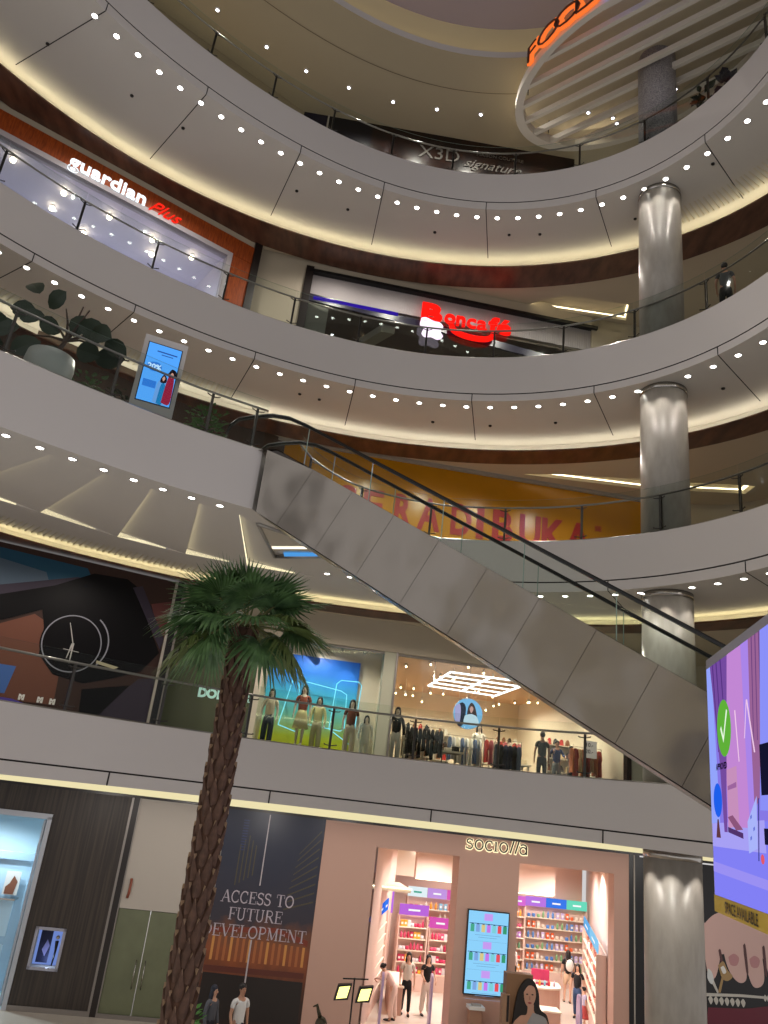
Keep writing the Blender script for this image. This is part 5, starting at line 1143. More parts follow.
def product(kind, c):
    if (kind, c) in prod: return prod[(kind, c)]
    m = MB(); mt = mat('pack_' + c, c, .4, emit=0)
    if kind == 'bottle': m.lathe([(.035, 0), (.038, .1), (.03, .125), (.014, .135), (.014, .17)], mt, 10)
    elif kind == 'box': m.box((-.045, -.03, 0), (.045, .03, .15), mt); m.box((-.03, -.031, .05), (.03, -.030, .1), WHITE)
    else: m.lathe([(.05, 0), (.052, .05), (.05, .055), (.05, .08)], mt, 12)
    o = m.build('product_' + kind, None, (0, 0, 0)); prod[(kind, c)] = o.data; bpy.data.objects.remove(o); return prod[(kind, c)]
NP = {'bottle': 'cosmetic_bottle', 'box': 'cosmetic_box', 'jar': 'cosmetic_jar'}
def shelf_unit(label, short, P, ang, W, levels, z0, dz, cols, sign=None, depth=.3, body=PINKL, packs=7, kinds=('bottle', 'box', 'jar'), hpx=1.):
    F_ = Frame(P, ang); H = z0 + dz * levels; root = thing('shelf_unit', label, 'shelf unit', (P[0], P[1], 0))
    m = MB(F_); m.box((-W/2, -depth, 0), (W/2, -depth + .04, H), body); m.box((-W/2, -depth, 0), (-W/2 + .04, .02, H), body); m.box((W/2 - .04, -depth, 0), (W/2, .02, H), body); m.box((-W/2, -depth, 0), (W/2, 0, z0 - .04), body); m.build('carcass', root)
    for k in range(levels):
        m = MB(F_); m.box((-W/2 + .04, -depth + .04, z0 + k*dz - .03), (W/2 - .04, 0, z0 + k*dz), CREAMW); m.build('shelf', root)
        for i in range(packs):
            c = cols[(k * 2 + i // 2) % len(cols)]; kd = kinds[(k + i // 3) % len(kinds)]
            o = bpy.data.objects.new(NP[kd], product(kd, c)); COL.objects.link(o); a = -W/2 + .1 + (W - .2) * (i + .5) / packs
            o.location = F_(a, -.1, z0 + k*dz + .003); o.rotation_euler = (0, 0, radians(ang)); o.scale = (1.25, 1, 1.35 * hpx)
            tag(o, 'small colourful %s on the %s' % ({'bottle': 'bottle', 'box': 'carton', 'jar': 'jar'}[kd], short), {'bottle': 'bottle', 'box': 'box', 'jar': 'jar'}[kd], {'bottle': 'bottles', 'box': 'cartons', 'jar': 'jars'}[kd] + ' on the ' + short)
    if sign:
        n = len(sign)
        for i, c in enumerate(sign):
            a = -W/2 + W * i / n; m = MB(F_); m.box((a + .01, -.05, H + .02), (a + W/n - .01, -.01, H + .36), led('lightbox_' + c, c, .95)); b = led('lightbox_mark_' + c, '#ffffff' if c != '#e8f7fb' else '#40a890', 1.0)
            m.box((a + W/n*.3, -.01, H + .15), (a + W/n*.7, -.005, H + .21), b); m.build('header_lightbox', root)
    return root
shelf_unit('back wall shelf of cosmetics left of the salmon pillar', 'left back wall shelf', (3.75, 32.6), 6.8, 2.3, 6, .55, .37, PAL, ['#e8f7fb', '#c79ae6', '#e05ab8'], packs=11, hpx=1.1)
shelf_unit('pink testers shelf in the middle left of the cosmetics shop', 'pink tester shelf', (2.75, 30.6), 12, 1.1, 5, .55, .36, ['#d23a62', '#e2557c', '#b92a50', '#f0b03a', '#e9e2e6'], ['#c06be0'], packs=7)
shelf_unit('second pink shelf beside the person in the grey coat', 'second pink shelf', (3.75, 30.9), 6, .8, 4, .55, .36, ['#c92f5c', '#e2557c', '#e9dfe4'], ['#e05ab8'], packs=5)
shelf_unit('shelf of white packages on the left side wall of the cosmetics shop', 'left side shelf', (1.45, 27.6), 80, 3.4, 6, .5, .35, ['#e9edf0', '#cfd9e2', '#e6d9d2', '#b9c9d9'], ['#2f6cf0', '#2f6cf0', '#3a7cf4'], packs=10)
shelf_unit('right back shelf with blue and green lit headers', 'right back shelf', (8.75, 34.2), 6.8, 2.6, 6, .55, .37, ['#5b8fd0', '#c9b9e0', '#e0632e', '#e8d9c9', '#4a80c9', '#7fae7a'], ['#c07ae8', '#3f7df0', '#6fe0c0'], packs=12, hpx=1.1)
shelf_unit('narrow shelf with teal and magenta headers behind the salmon pillar', 'narrow back shelf', (6.85, 33.6), 6.8, 1.1, 6, .55, .37, PAL, ['#3fa6b0', '#e070d8'], packs=6)
shelf_unit('long side shelf receding along the right wall of the cosmetics shop', 'right side shelf', (8.62, 29.2), -102.5 + 180 + 180, 6.6, 5, .55, .38, ['#e8b9a4', '#d98a7a', '#f0e6dc', '#d06a5a'], ['#6fb6f0', '#8fd0f8'], packs=16)
# pink lamp pictures
m = MB(WG); m.box((2.05, -6.3, 2.35), (2.75, -6.25, 3.1), led('lilac_box', '#c77af0', .9))
for (a, b, c) in ((2.1, 2.75, '#ffb03a'), (2.42, 2.75, '#e04ab0'), (2.1, 2.45, '#d050e0'), (2.42, 2.45, '#38b0f0')): m.box((a, -6.25, b), (a + .26, -6.24, b + .25), led('sq_' + c, c, .9))
tag(m.build('lightbox_poster'), 'square lilac lightbox with four coloured pictures high on the left', 'lightbox')
# counter
ct = thing('sales_counter', 'salmon counter with rounded front in the cosmetics shop', 'counter', (7.1, 29.4, 0))
m = MB(); cc = smooth([(6.2, 30.2), (6.3, 29.1), (6.9, 28.75), (7.6, 29.0), (7.75, 29.9)], 5); m.prism([(p[0], p[1]) for p in cc], 0, .88, PINK, axis=2); m.build('body', ct)
m = MB(); m.prism([(p[0]*1.01 - .07, p[1] - .04) for p in cc], .88, .93, CREAMW, axis=2); m.build('countertop', ct)
m = MB(); m.box((6.7, 29.2, .93), (7.3, 29.25, 1.38), mat('sign_pink', '#c93a68', .5)); m.box((6.76, 29.19, 1.0), (7.24, 29.2, 1.06), WHITE); tag(m.build('counter_sign'), 'pink standing sign on the salmon counter', 'sign')
for i in range(6):
    o = bpy.data.objects.new('cosmetic_bottle', product('bottle', PAL[i])); COL.objects.link(o); o.location = (6.6 + i*.17, 29.02 + (.0 if i < 4 else .1), .934); tag(o, 'small bottle standing on the salmon counter', 'bottle', 'bottles on the salmon counter')
cb = thing('display_cube', 'small salmon display cube in front of the counter', 'display', (6.7, 27.2, 0))
m = MB(); m.box((6.3, 26.9, .06), (7.1, 27.5, .62), PINK); m.build('body', cb); m = MB(); m.box((6.27, 26.87, .62), (7.13, 27.53, .66), CREAMW); m.build('top', cb)
lk = thing('low_counter', 'low salmon counter at the left shelves beside the bending person', 'counter', (1.75, 27.9, 0))
m = MB(); m.box((1.9, 27.2, 0), (2.3, 29.3, .75), PINK); m.build('body', lk); m = MB(); m.box((1.87, 27.15, .75), (2.33, 29.35, .79), CREAMW); m.build('top', lk)
# security gates
GT = mat('gate_lilac', '#b9a3c9', .3)
for i, (x, y, lb) in enumerate(((1.52, 25.0, 'lilac security gate panel at the left side of the shop entrance'), (2.98, 25.6, 'lilac security gate panel beside the two walking shoppers'), (5.75, 24.9, 'lilac arched security gate right of the cardboard standee'), (7.15, 25.1, 'slim lilac security gate panel near the child in lilac'))):
    m = MB(); out_ = smooth([(-.2, 0), (-.21, .7), (-.18, 1.35), (-.08, 1.5), (.08, 1.5), (.18, 1.35), (.21, .7), (.2, 0)], 4)
    r = thing('security_gate', lb, 'security gate', (x, y, 0)); m.prism([(y + p[0], p[1]) for p in out_], x - .03, x + .03, GT, axis=0); m.build('panel', r)
    m = MB(); m.box((x - .09, y - .27, 0), (x + .09, y + .27, .05), WHITE); m.build('base', r)
# digital screen on the pillar
ds = thing('wall_screen', 'portrait screen with rows of small products on the salmon pillar', 'screen', WG(4.38, .05, 1.3))
m = MB(WG); m.box((3.76, .02, 1.29), (5.0, .09, 3.42), BLACK); m.build('bezel', ds)
m = MB(WG); m.box((3.79, .09, 1.32), (4.97, .095, 3.39), led('screen_cyan', '#8ed2fb', 1.0))
for r_ in range(3):
    z = 2.82 - r_ * .72
    m.box((4.25, .096, z + .34), (4.5, .098, z + .52), led('scr_lilac', '#c79cf0', 1.)); m.box((3.82, .096, z + .245), (4.95, .097, z + .26), led('scr_navy', '#2a3a70', 1.))
    for i, c in enumerate(('#4aa88a', '#7fa6e0', '#d9c88a', '#c77ae8', '#7fd0d8', '#e8525a', '#3a9a70')):
        m.box((3.86 + i*.16, .096, z + .04), (3.97 + i*.16, .099, z + .23), led('scr_' + c, c, 1.)); m.box((3.885 + i*.16, .096, z + .23), (3.945 + i*.16, .099, z + .245), led('scr_cap', '#2f5a70', 1.))
    m.box((4.0, .096, z - .04), (4.75, .097, z - .03), led('scr_line', '#6f9cc8', 1.)); m.box((4.1, .096, z - .1), (4.65, .097, z - .09), led('scr_line', '#6f9cc8', 1.)); m.box((3.82, .096, z - .19), (4.94, .097, z - .185), led('scr_line', '#6f9cc8', 1.))
m.build('display', ds)
pd = thing('pedestal_dispenser', 'salmon pedestal with a white top under the portrait screen', 'pedestal', WG(4.05, .35, 0))
m = MB(WG); m.box((3.88, .25, 0), (4.22, .5, 1.02), mat('pedestal_tan', '#a87f68', .5)); m.build('body', pd); m = MB(WG); m.box((3.84, .2, 1.02), (4.28, .55, 1.1), WHITE); m.box((3.95, .3, 1.1), (4.2, .45, 1.14), GREYW); m.build('top', pd)
# cardboard standee with a portrait
sd_ = thing('cardboard_standee', 'brown cardboard standee with a portrait of a dark-haired woman', 'standee', WG(5.0, 1.2, 0))
CB = mat('cardboard_brown', '#7d5c40', .7)
m = MB(WG); m.box((4.62, .95, 0), (5.35, 1.25, 2.1), CB); m.build('back_box', sd_)
m = MB(WG); m.box((4.5, 1.15, 0), (4.7, 1.35, 1.62), mat('cardboard_tan', '#94735a', .7)); m.box((4.62, 1.35, 1.0), (4.68, 1.36, 1.6), BRZ); m.build('side_box', sd_)
def bs(m, pts, w_, mt): m.prism(smooth(pts + pts[:1], 4)[:-1], w_, w_ + .004, mt)
m = MB(WG); m.box((4.72, 1.25, 0), (5.72, 1.32, .9), mat('cardboard_tan', '#94735a', .7))
fr_ = smooth([(4.8, .9), (4.85, 1.3), (4.95, 1.75), (5.15, 2.0), (5.35, 1.98), (5.5, 1.7), (5.55, 1.35), (5.75, 1.2), (5.72, .9), (4.8, .9)], 4)[:-1]
m.prism(fr_, 1.25, 1.32, HAIRM)
SKP = mat('portrait_skin', '#b58a74', .5)
bs(m, [(5.08, 1.7), (5.2, 1.86), (5.36, 1.84), (5.42, 1.65), (5.36, 1.45), (5.24, 1.36), (5.12, 1.48)], 1.322, SKP)
bs(m, [(5.2, 1.45), (5.36, 1.45), (5.4, 1.25), (5.7, 1.15), (5.7, .92), (4.86, .92), (5.0, 1.15), (5.18, 1.2)], 1.321, SKP)
for a in (5.17, 5.32): bs(m, [(a-.035, 1.66), (a, 1.68), (a+.035, 1.66), (a, 1.645)], 1.327, HAIRM)
bs(m, [(5.19, 1.47), (5.25, 1.49), (5.31, 1.47), (5.25, 1.44)], 1.327, mat('portrait_lips', '#8f3f3a', .5)); bs(m, [(5.235, 1.62), (5.26, 1.62), (5.265, 1.54), (5.23, 1.54)], 1.326, mat('portrait_shade', '#9a705c', .5))
bs(m, [(5.35, 1.25), (5.7, 1.15), (5.7, .92), (5.2, .92)], 1.325, mat('portrait_sleeve', '#8f8f90', .6)); m.box((5.1, 1.325, .7), (5.18, 1.33, .84), BLACK)
m.build('portrait_panel', sd_)
# flood lights
fl = thing('floodlight_stand', 'twin yellow floodlights on a thin stand before the salmon wall', 'floodlight', (.55, 19, 0))
m = MB(); m.tube([(.55, 19, .5), (.55, 19, 2.42)], .018, STEEL, 8); m.tube([(.3, 19, 2.38), (.85, 19, 2.42)], .016, STEEL, 6); m.build('pole', fl)
for a in (0, 2.1, 4.2): m = MB(); m.tube([(.55, 19, .6), (.55 + .45*cos(a), 19 + .45*sin(a), .02)], .015, STEEL, 6); m.build('leg', fl)
for x in (.32, .78):
    F_ = Frame((x, 18.95), 0); m = MB(); m.prism([(x-.17, 1.98), (x+.13, 2.02), (x+.19, 2.32), (x-.11, 2.28)], 18.88, 19.02, BLACK, axis=1); h_ = m.build('lamp_housing', fl)
    m = MB(); m.prism([(x-.12, 2.02), (x+.1, 2.06), (x+.15, 2.28), (x-.07, 2.24)], 18.865, 18.88, led('flood_yellow', '#fff58c', 2.2), axis=1); m.build('lamp_glass', fl)
sp_ = thing('bird_sculpture', 'small dark glossy bird-like sculpture before the salmon wall', 'sculpture', (-.05, 19, 0))
m = MB(); m.lathe([(.2, 0), (.2, .05), (.06, .1), (.05, 1.2), (.14, 1.25), (.14, 1.3)], BLACK, 16, (-.05, 19, 0)); m.build('pedestal', sp_)
m = MB(); m.ball((-.05, 19, 1.48), (.13, .11, .17), mat('bronze_dark', '#4a4435', .25, .7), 14, 10); m.tube([(-.08, 19, 1.6), (-.14, 19, 1.74), (-.18, 19, 1.84), (-.26, 19, 1.8)], [.05, .035, .035, .012], mat('bronze_dark', '#4a4435'), 8); m.build('bird', sp_)
# ---------------------------------------------------------------- palm
ra = random.Random(21)
PX, PY = -1.62, 10.0
pm = thing('fan_palm', 'tall fan palm with a scaly brown trunk rising in the atrium', 'palm', (PX, PY, .45))
BARK = mat('palm_bark', '#5a3d2c', .85, noise=.5, nscale=9, bump=.4); BARK2 = mat('palm_boot', '#604536', .85, noise=.4, nscale=12); BARK3 = mat('palm_boot_edge', '#a08468', .9)
m = MB(); prof = []
for i in range(60):
    z = .45 + (7.9 - .45) * i / 59; r = .165 - .03 * i / 59 + (.012 if i % 2 else 0); prof.append((r, z))
m.lathe(prof, BARK, 20, (PX, PY, 0))
k = 0; z = .5
while z < 7.75:          # overlapping boots of old leaf stalks
    R_ = .165 - .03 * (z - .45) / 7.45; n = 6; off = (k % 2) * pi / n
    for j in range(n):
        a = off + 2*pi*j/n + ra.uniform(-.08, .08); da = pi / n * 1.0; h = .27 + ra.uniform(0, .06); zz = z + ra.uniform(-.02, .02)
        p = lambda aa, rr, z_: (PX + cos(aa)*rr, PY + sin(aa)*rr, z_)
        tip = p(a, R_ + .05, zz + h); b0 = p(a - da, R_ + .0, zz + .02); b1 = p(a + da, R_ + .0, zz + .02); c0 = p(a - da*.25, R_ + .05, zz + h*.8); c1 = p(a + da*.25, R_ + .05, zz + h*.8); bm0 = p(a, R_ + .03, zz - .02)
        m.poly([b0, bm0, tip, c0], BARK2); m.poly([bm0, b1, c1, tip], BARK2)
        ti = p(a, R_ - .02, zz + h + .01); m.poly([c0, tip, ti], BARK3); m.poly([tip, c1, ti], BARK3); m.poly([b0, c0, ti], BARK); m.poly([b1, c1, ti], BARK)
    z += .17; k += 1
m.build('trunk', pm)
LEAF = mat('palm_leaf', '#638550', .4, noise=.35, nscale=5, col2='#375230'); LEAF2 = mat('palm_leaf_old', '#66763f', .5, noise=.3, nscale=5); STALK = mat('palm_stalk', '#66683a', .6)
def frond(az, el, L, R_, droop, mt, n=34, roll=0.):
    """a fan leaf: az around the trunk, el stalk angle above level, L stalk length, R_ blade radius"""
    d = Vector((cos(az)*cos(el), sin(az)*cos(el), sin(el))); side = Vector((-sin(az), cos(az), 0)); upv = side.cross(d) * -1
    if upv.z < 0: upv = -upv
    side = side * cos(roll) + upv * sin(roll)
    base = Vector((PX, PY, 7.95)) + Vector((cos(az), sin(az), 0)) * .1
    m = MB(); pts = []
    for i in range(7):
        t = i / 6; pts.append(base + d * L * t + Vector((0, 0, -droop * .25 * t * t)))
    m.tube(pts, [.022, .02, .018, .016, .014, .013, .012], STALK, 5)
    hub = pts[-1]; f = (pts[-1] - pts[-2]).normalized()
    for i in range(n):
        a = radians(-125 + 250 * i / (n - 1)); jitter = ra.uniform(-.03, .03)
        dr = (f * cos(a + jitter) + side * sin(a + jitter)).normalized()
        ll = R_ * (.72 + .28 * cos(a * .75)) * ra.uniform(.93, 1.05)
        w0 = ll * .034 + .006
        prev = None; nseg = 5; cen = []
        for s_ in range(nseg + 1):
            t = s_ / nseg; fold = upv * (.10 * R_ * sin(pi * min(t*1.2, 1)) * (.4 + .6*abs(sin(a))))
            cen.append(hub + dr * ll * t + fold + Vector((0, 0, -droop * (t ** 2.2) * (.35 + .4 * ra.random()))))
        cr = dr.cross(upv).normalized(); wd = [.35, 1.0, 1.25, .95, .45, .04]
        ks = -.35
        for s_ in range(nseg):
            a0, a1 = cen[s_], cen[s_+1]; q0, q1 = w0 * wd[s_], w0 * wd[s_+1]; dn0, dn1 = upv * (ks * q0), upv * (ks * q1)
            m.poly([a0 - cr*q0 + dn0, a0, a1, a1 - cr*q1 + dn1], mt); m.poly([a0, a0 + cr*q0 + dn0, a1 + cr*q1 + dn1, a1], mt)
    return m.build('frond', pm)
spec = [(200, 62, .55, .52, .06), (150, 55, .5, .5, .08), (20, 55, .5, .55, .08), (330, 50, .5, .55, .08), (265, 70, .45, .5, .05), (90, 60, .5, .5, .05),
        (185, 34, .6, .58, .14), (225, 38, .55, .58, .14), (0, 32, .6, .58, .16), (315, 30, .58, .6, .16), (275, 40, .5, .55, .14), (120, 32, .55, .55, .12), (55, 35, .55, .55, .12),
        (170, 10, .62, .6, .26), (205, 8, .6, .62, .28), (240, 10, .55, .62, .28), (290, 8, .55, .6, .28), (335, 8, .62, .62, .26), (15, 6, .62, .6, .26), (75, 8, .55, .55, .2), (130, 5, .55, .55, .2),
        (190, -18, .55, .6, .4), (232, -22, .5, .6, .42), (350, -18, .52, .6, .4), (308, -24, .48, .58, .42), (40, -15, .5, .55, .35), (150, -20, .5, .55, .35)]
for i, (az, el, L, R_, dr) in enumerate(spec):
    frond(radians(az + ra.uniform(-8, 8)), radians(el), L*.85, R_*1.08, dr, LEAF2 if el < 9 and i % 2 else LEAF, roll=ra.uniform(-.5, .5))
pp_ = thing('palm_planter', 'broad round stone planter at the foot of the palm', 'planter', (PX, PY, 0))
m = MB(); m.lathe([(.95, 0), (1.1, .05), (1.15, .5), (1.02, .5), (1.0, .4), (.0, .4)], mat('planter_stone', '#9a948c', .6), 40, (PX, PY, 0)); m.build('bowl', pp_)
m = MB(); m.lathe([(1.0, .41), (.0, .45)], mat('soil', '#2c211a', .9), 30, (PX, PY, 0), False); m.build('soil', pp_)
# small green plant behind the trunk
def leafy(name, label, cat, loc, h, n, ll, mt, spread=.4, seed=1, stem=True, pot=None):
    r = random.Random(seed); root = thing(name, label, cat, loc); L_ = Vector(loc)
    if stem:
        m = MB()
        for k in range(4):
            a = r.uniform(0, 2*pi); tip = L_ + Vector((cos(a)*spread*.5, sin(a)*spread*.5, h*.85)); m.tube([L_, L_ + (tip - L_)*.5 + Vector((cos(a), sin(a), 0))*.04, tip], [.02, .014, .008], mat('stem_brown', '#4a3a2a', .8), 6)
        m.build('stem', root)
    m = MB()
    for k in range(n):
        a = r.uniform(0, 2*pi); rr = spread * r.uniform(.15, 1); c = L_ + Vector((cos(a)*rr, sin(a)*rr, h * r.uniform(.25, 1.0)))
        d = Vector((cos(a), sin(a), r.uniform(-.2, .8))).normalized(); sd = d.cross(Vector((0, 0, 1))).normalized(); up = sd.cross(d); q = ll * r.uniform(.7, 1.2)
        mid = c + d*q*.5 + up*q*.08; tip = c + d*q - up * q*.1
        m.poly([c, c + d*q*.3 + sd*q*.26, mid + sd*q*.3, tip], mt, True); m.poly([c, tip, mid - sd*q*.3, c + d*q*.3 - sd*q*.26], mt, True)
    m.build('foliage', root); return root
GR = mat('leaf_fresh', '#4f8a3a', .5); GR2 = mat('leaf_dark', '#233322', .45); GR3 = mat('leaf_pale', '#5f7a52', .5)
leafy('leafy_plant', 'fresh green leafy plant beside the palm trunk, low down', 'plant', (-2.18, 15.2, 0), 2.45, 90, .12, GR, .16, 4)

# ---------------------------------------------------------------- planter tree, display and bushes on the landing
ZL = ZG[2] - .12
pt_ = thing('potted_tree', 'large-leaved potted tree in a round white planter on the landing', 'potted plant', (-7.25, 14.25, ZL))
POTM = mat('pot_white', '#b9bdbb', .45)
m = MB(); m.lathe([(.36, ZL), (.46, ZL + .15), (.5, ZL + .75), (.47, ZL + .98), (.42, ZL + .98), (.4, ZL + .85), (.0, ZL + .85)], POTM, 32, (-7.3, 14.25, 0)); m.build('pot', pt_)
m = MB(); TRK = mat('tree_bark', '#4a3c34', .85)
b0 = Vector((-7.3, 14.25, ZL + .8))
tips = []
m.tube([b0, b0 + Vector((.1, 0, .35)), b0 + Vector((.25, 0, .75))], [.06, .05, .045], TRK, 8)
for dx, dz, dy in ((-.35, .95, 0), (-.05, 1.25, .1), (.55, 1.15, -.1), (.95, .75, .05), (.3, 1.35, .1), (-.6, .5, .1), (.75, .35, -.1)):
    tip = b0 + Vector((dx, dy, .2 + dz)); m.tube([b0 + Vector((.2, 0, .6)), b0 + Vector((dx*.5 + .12, dy*.5, .45 + dz*.5)), tip], [.035, .024, .014], TRK, 6); tips.append(tip)
m.build('trunk', pt_)
r = random.Random(8)
for k_, (dx, dz, ang, q) in enumerate(((-.55, 1.75, 120, .42), (-.35, 1.55, 60, .4), (-.6, 1.38, 160, .45), (-.35, 1.3, 210, .4), (.45, 1.15, -25, .5), (.75, 1.0, -35, .48), (1.05, .85, -40, .42), (-.95, .95, 180, .5), (-.7, .85, 200, .55), (-.3, .7, 230, .5), (.1, .6, 250, .5), (.5, .62, 330, .5), (.85, .5, 10, .5), (-1.1, .6, 190, .5), (.3, .95, 80, .4), (.0, 1.0, 140, .4))):
    q *= 1.3; m = MB(); c = b0 + Vector((dx, r.uniform(-.25, .1), dz - .2)); a = radians(ang); d = Vector((cos(a), r.uniform(-.3, .3), sin(a)*.6)).normalized(); sd = Vector((-d.z, r.uniform(-.5, .5), d.x)).normalized(); up = d.cross(sd)
    outl = [(0, 0), (.12, .2), (.35, .34), (.6, .36), (.82, .25), (1, 0)]
    cen = [c + d*q*t + up*q*.12*sin(pi*t) for t, _ in outl]; Lf = [cen[i] + sd*q*outl[i][1] + up * .02 for i in range(6)]; Rt = [cen[i] - sd*q*outl[i][1] + up * .02 for i in range(6)]
    m.strip(Lf, cen, GR2); m.strip(cen, Rt, GR2); m.build('leaf', pt_)
for x, y, lb, sd_n in ((-6.5, 14.75, 'low dark bush between the white planter and the display', 3), (-5.85, 15.2, 'small dark bush just left of the blue display', 5)):
    leafy('low_bush', lb, 'bush', (x, y, ZL), .8, 120, .14, GR3 if sd_n == 3 else GR2, .42, sd_n)
leafy('low_bush', 'bright green bush right of the blue display', 'bush', (-4.25, 15.8, ZL), .95, 220, .13, mat('leaf_mid', '#557a44', .5), .42, 9)
# blue totem display
FK = Frame((-5.18, 14.75), 22)
kd_ = thing('display_totem', 'white-framed totem with a lit blue screen standing on the landing', 'display', (-5.18, 14.75, ZL))
TW = mat('totem_white', '#c9c5c4', .4)
m = MB(FK); m.box((-.46, -.12, ZL + .04), (.46, .0, ZL + 2.02), TW); m.build('housing', kd_)
m = MB(FK); m.box((-.5, -.25, ZL), (.5, .15, ZL + .05), TW); m.build('base', kd_)
m = MB(FK); m.box((-.37, 0, ZL + .42), (.37, .012, ZL + 1.86), BLACK); m.build('bezel', kd_)
m = MB(FK); z = ZL
m.box((-.35, .012, z + .44), (.35, .016, z + 1.84), led('totem_blue', '#4f9df0', 1.15))
def bl(pts, mt, w_): m.prism(smooth(pts + pts[:1], 4)[:-1], .016, .016 + w_, mt)
bl([(-.3, z+1.3), (-.22, z+1.38), (-.06, z+1.4), (.02, z+1.3), (-.04, z+1.2), (-.2, z+1.18)], led('tb_deep', '#2f78d8', 1.), .001)
m.box((-.3, .017, z + .78), (-.02, .019, z + .95), led('tb_deep', '#2f78d8', 1.)); m.box((-.15, .017, z + 1.66), (.28, .018, z + 1.69), led('tb_text2', '#2a4fa0', 1.)); m.box((-.05, .017, z + 1.6), (.2, .018, z + 1.62), led('tb_text2', '#2a4fa0', 1.))
bl([(-.02, z+.46), (.0, z+.9), (.08, z+1.05), (.2, z+1.02), (.27, z+.8), (.25, z+.46)], led('tb_coat', '#6fa8f0', .9), .002)
bl([(.06, z+.46), (.08, z+.9), (.15, z+.95), (.19, z+.8), (.18, z+.46)], led('tb_teal', '#1f7fc0', .9), .003)
bl([(.16, z+.5), (.18, z+.98), (.22, z+1.18), (.31, z+1.15), (.34, z+.9), (.33, z+.5)], led('tb_red', '#a02545', .8), .004)
bl([(.05, z+1.05), (.1, z+1.16), (.17, z+1.1), (.17, z+.98), (.06, z+.96)], led('tb_hair', '#201822', .7), .005); bl([(.08, z+1.07), (.11, z+1.12), (.14, z+1.07), (.11, z+1.0)], led('tb_face', '#d8a090', .9), .006)
bl([(.18, z+1.22), (.24, z+1.34), (.34, z+1.3), (.34, z+1.18), (.2, z+1.14)], led('tb_hair', '#201822', .7), .005); bl([(.22, z+1.2), (.26, z+1.26), (.3, z+1.2), (.26, z+1.13)], led('tb_face', '#d8a090', .9), .006)
m.build('screen', kd_)
m = MB(FK); m.text('20%', led('tb_text', '#bfe2ff', 1.1), .17, (-.28, .019, ZL + 1.23), .002, .006); m.build('screen_lettering', kd_)
# top gallery plants
leafy('leafy_plant', 'dark leafy plant beside the column on the topmost balcony', 'plant', (8.35, 17.6, ZG[4]-.12), 2.1, 46, .34, GR2, .3, 12)
leafy('leafy_plant', 'dark bushy plant behind the topmost railing, right of the column', 'plant', (8.85, 16.9, ZG[4]-.12), 2.0, 60, .36, mat('leaf_violet', '#2b2740', .5), .35, 14)

# ---------------------------------------------------------------- hanging advertising screen
sdir = Vector((-.183, -.983)); snor = Vector((-.983, .183))
def SC(s, w_, z): return (4.0 + sdir.x*s + snor.x*w_, 9.0 + sdir.y*s + snor.y*w_, z)
ad_ = thing('hanging_screen', 'large lit advertising screen with a yellow lower band, hanging at the right', 'screen', SC(2.2, -.3, 5.31))
GF = mat('screen_frame_grey', '#8f8b94', .4); YB = mat('band_yellow', '#c9a92e', .45)
m = MB(SC); m.box((0, -.55, 5.47), (4.4, 0, 7.98), GF); m.build('housing', ad_)
m = MB(SC); m.box((0, -.55, 5.31), (4.4, .005, 5.47), YB); m.build('yellow_band', ad_)
m = MB(SC); bz = 5.475
m.box((.07, 0, bz), (4.35, .01, 7.86), led('ad_back', '#8a7bea', .95))
ws = [.012]
def Q(pts, c, s_=1.): ws[0] += .0012; m.poly([(p[0], ws[0], p[1]) for p in pts], led('ad_' + c, c, s_))
Q([(.07, bz), (4.35, bz), (4.35, 6.25), (.07, 6.18)], '#8280f4'); Q([(.07, 5.95), (1.9, 5.95), (1.9, 6.22), (.07, 6.18)], '#a7a0f4'); Q([(.07, 5.7), (4.35, 5.6), (4.35, 5.66), (.07, 5.8)], '#9a90f2')
Q([(.07, 6.18), (.42, 6.19), (.3, 7.86), (.07, 7.86)], '#93a4fb')
Q([(.24, 7.86), (.98, 7.86), (.9, 7.2), (.72, 6.5), (.7, 6.1), (.58, 6.1), (.5, 6.8), (.36, 7.4)], '#7a4fa6', .9)
for a in (.34, .5, .68): Q([(a, 7.86), (a+.05, 7.86), (a+.14, 6.9), (a+.12, 6.9)], '#5a3688', .9)
Q([(.98, 7.86), (1.5, 7.86), (1.5, 6.15), (.74, 6.15), (.76, 6.6)], '#c68ad8', .95); Q([(.78, 6.7), (1.15, 6.72), (1.15, 6.16), (.78, 6.14)], '#cf96c4', .9); Q([(.8, 6.5), (1.12, 6.52), (1.12, 6.57), (.8, 6.54)], '#a46aa6', .9)
Q([(1.5, 7.86), (1.78, 7.86), (1.7, 6.3), (1.5, 6.2)], '#a985e8'); Q([(1.76, 7.86), (2.2, 7.86), (2.0, 7.0), (1.85, 6.4), (1.68, 6.3), (1.7, 7.2)], '#a0689c', .9)
for a in (1.86, 1.98, 2.1): Q([(a, 7.86), (a+.03, 7.86), (a-.08, 6.9), (a-.1, 6.9)], '#6f4484', .9)
Q([(2.15, 7.86), (4.35, 7.86), (4.35, 6.25), (1.86, 6.3)], '#8b90f8')
Q([(1.2, 7.25), (1.24, 7.25), (1.3, 6.75), (1.27, 6.75)], '#f0c9e8'); Q([(1.62, 7.3), (1.66, 7.3), (1.82, 6.8), (1.78, 6.8)], '#f0c9e8'); Q([(1.5, 6.95), (1.53, 6.95), (1.65, 7.3), (1.62, 7.3)], '#e8c0ea')
def oval(u, z_, ru, rz, c, s_=1.): Q([(u + ru*cos(2*pi*i/28), z_ + rz*sin(2*pi*i/28)) for i in range(28)], c, s_)
oval(.80, 7.12, .27, .29, '#62b43a', .95)
Q([(.66, 7.12), (.7, 7.15), (.77, 7.04), (.92, 7.3), (.96, 7.28), (.77, 6.97)], '#eafbe0')
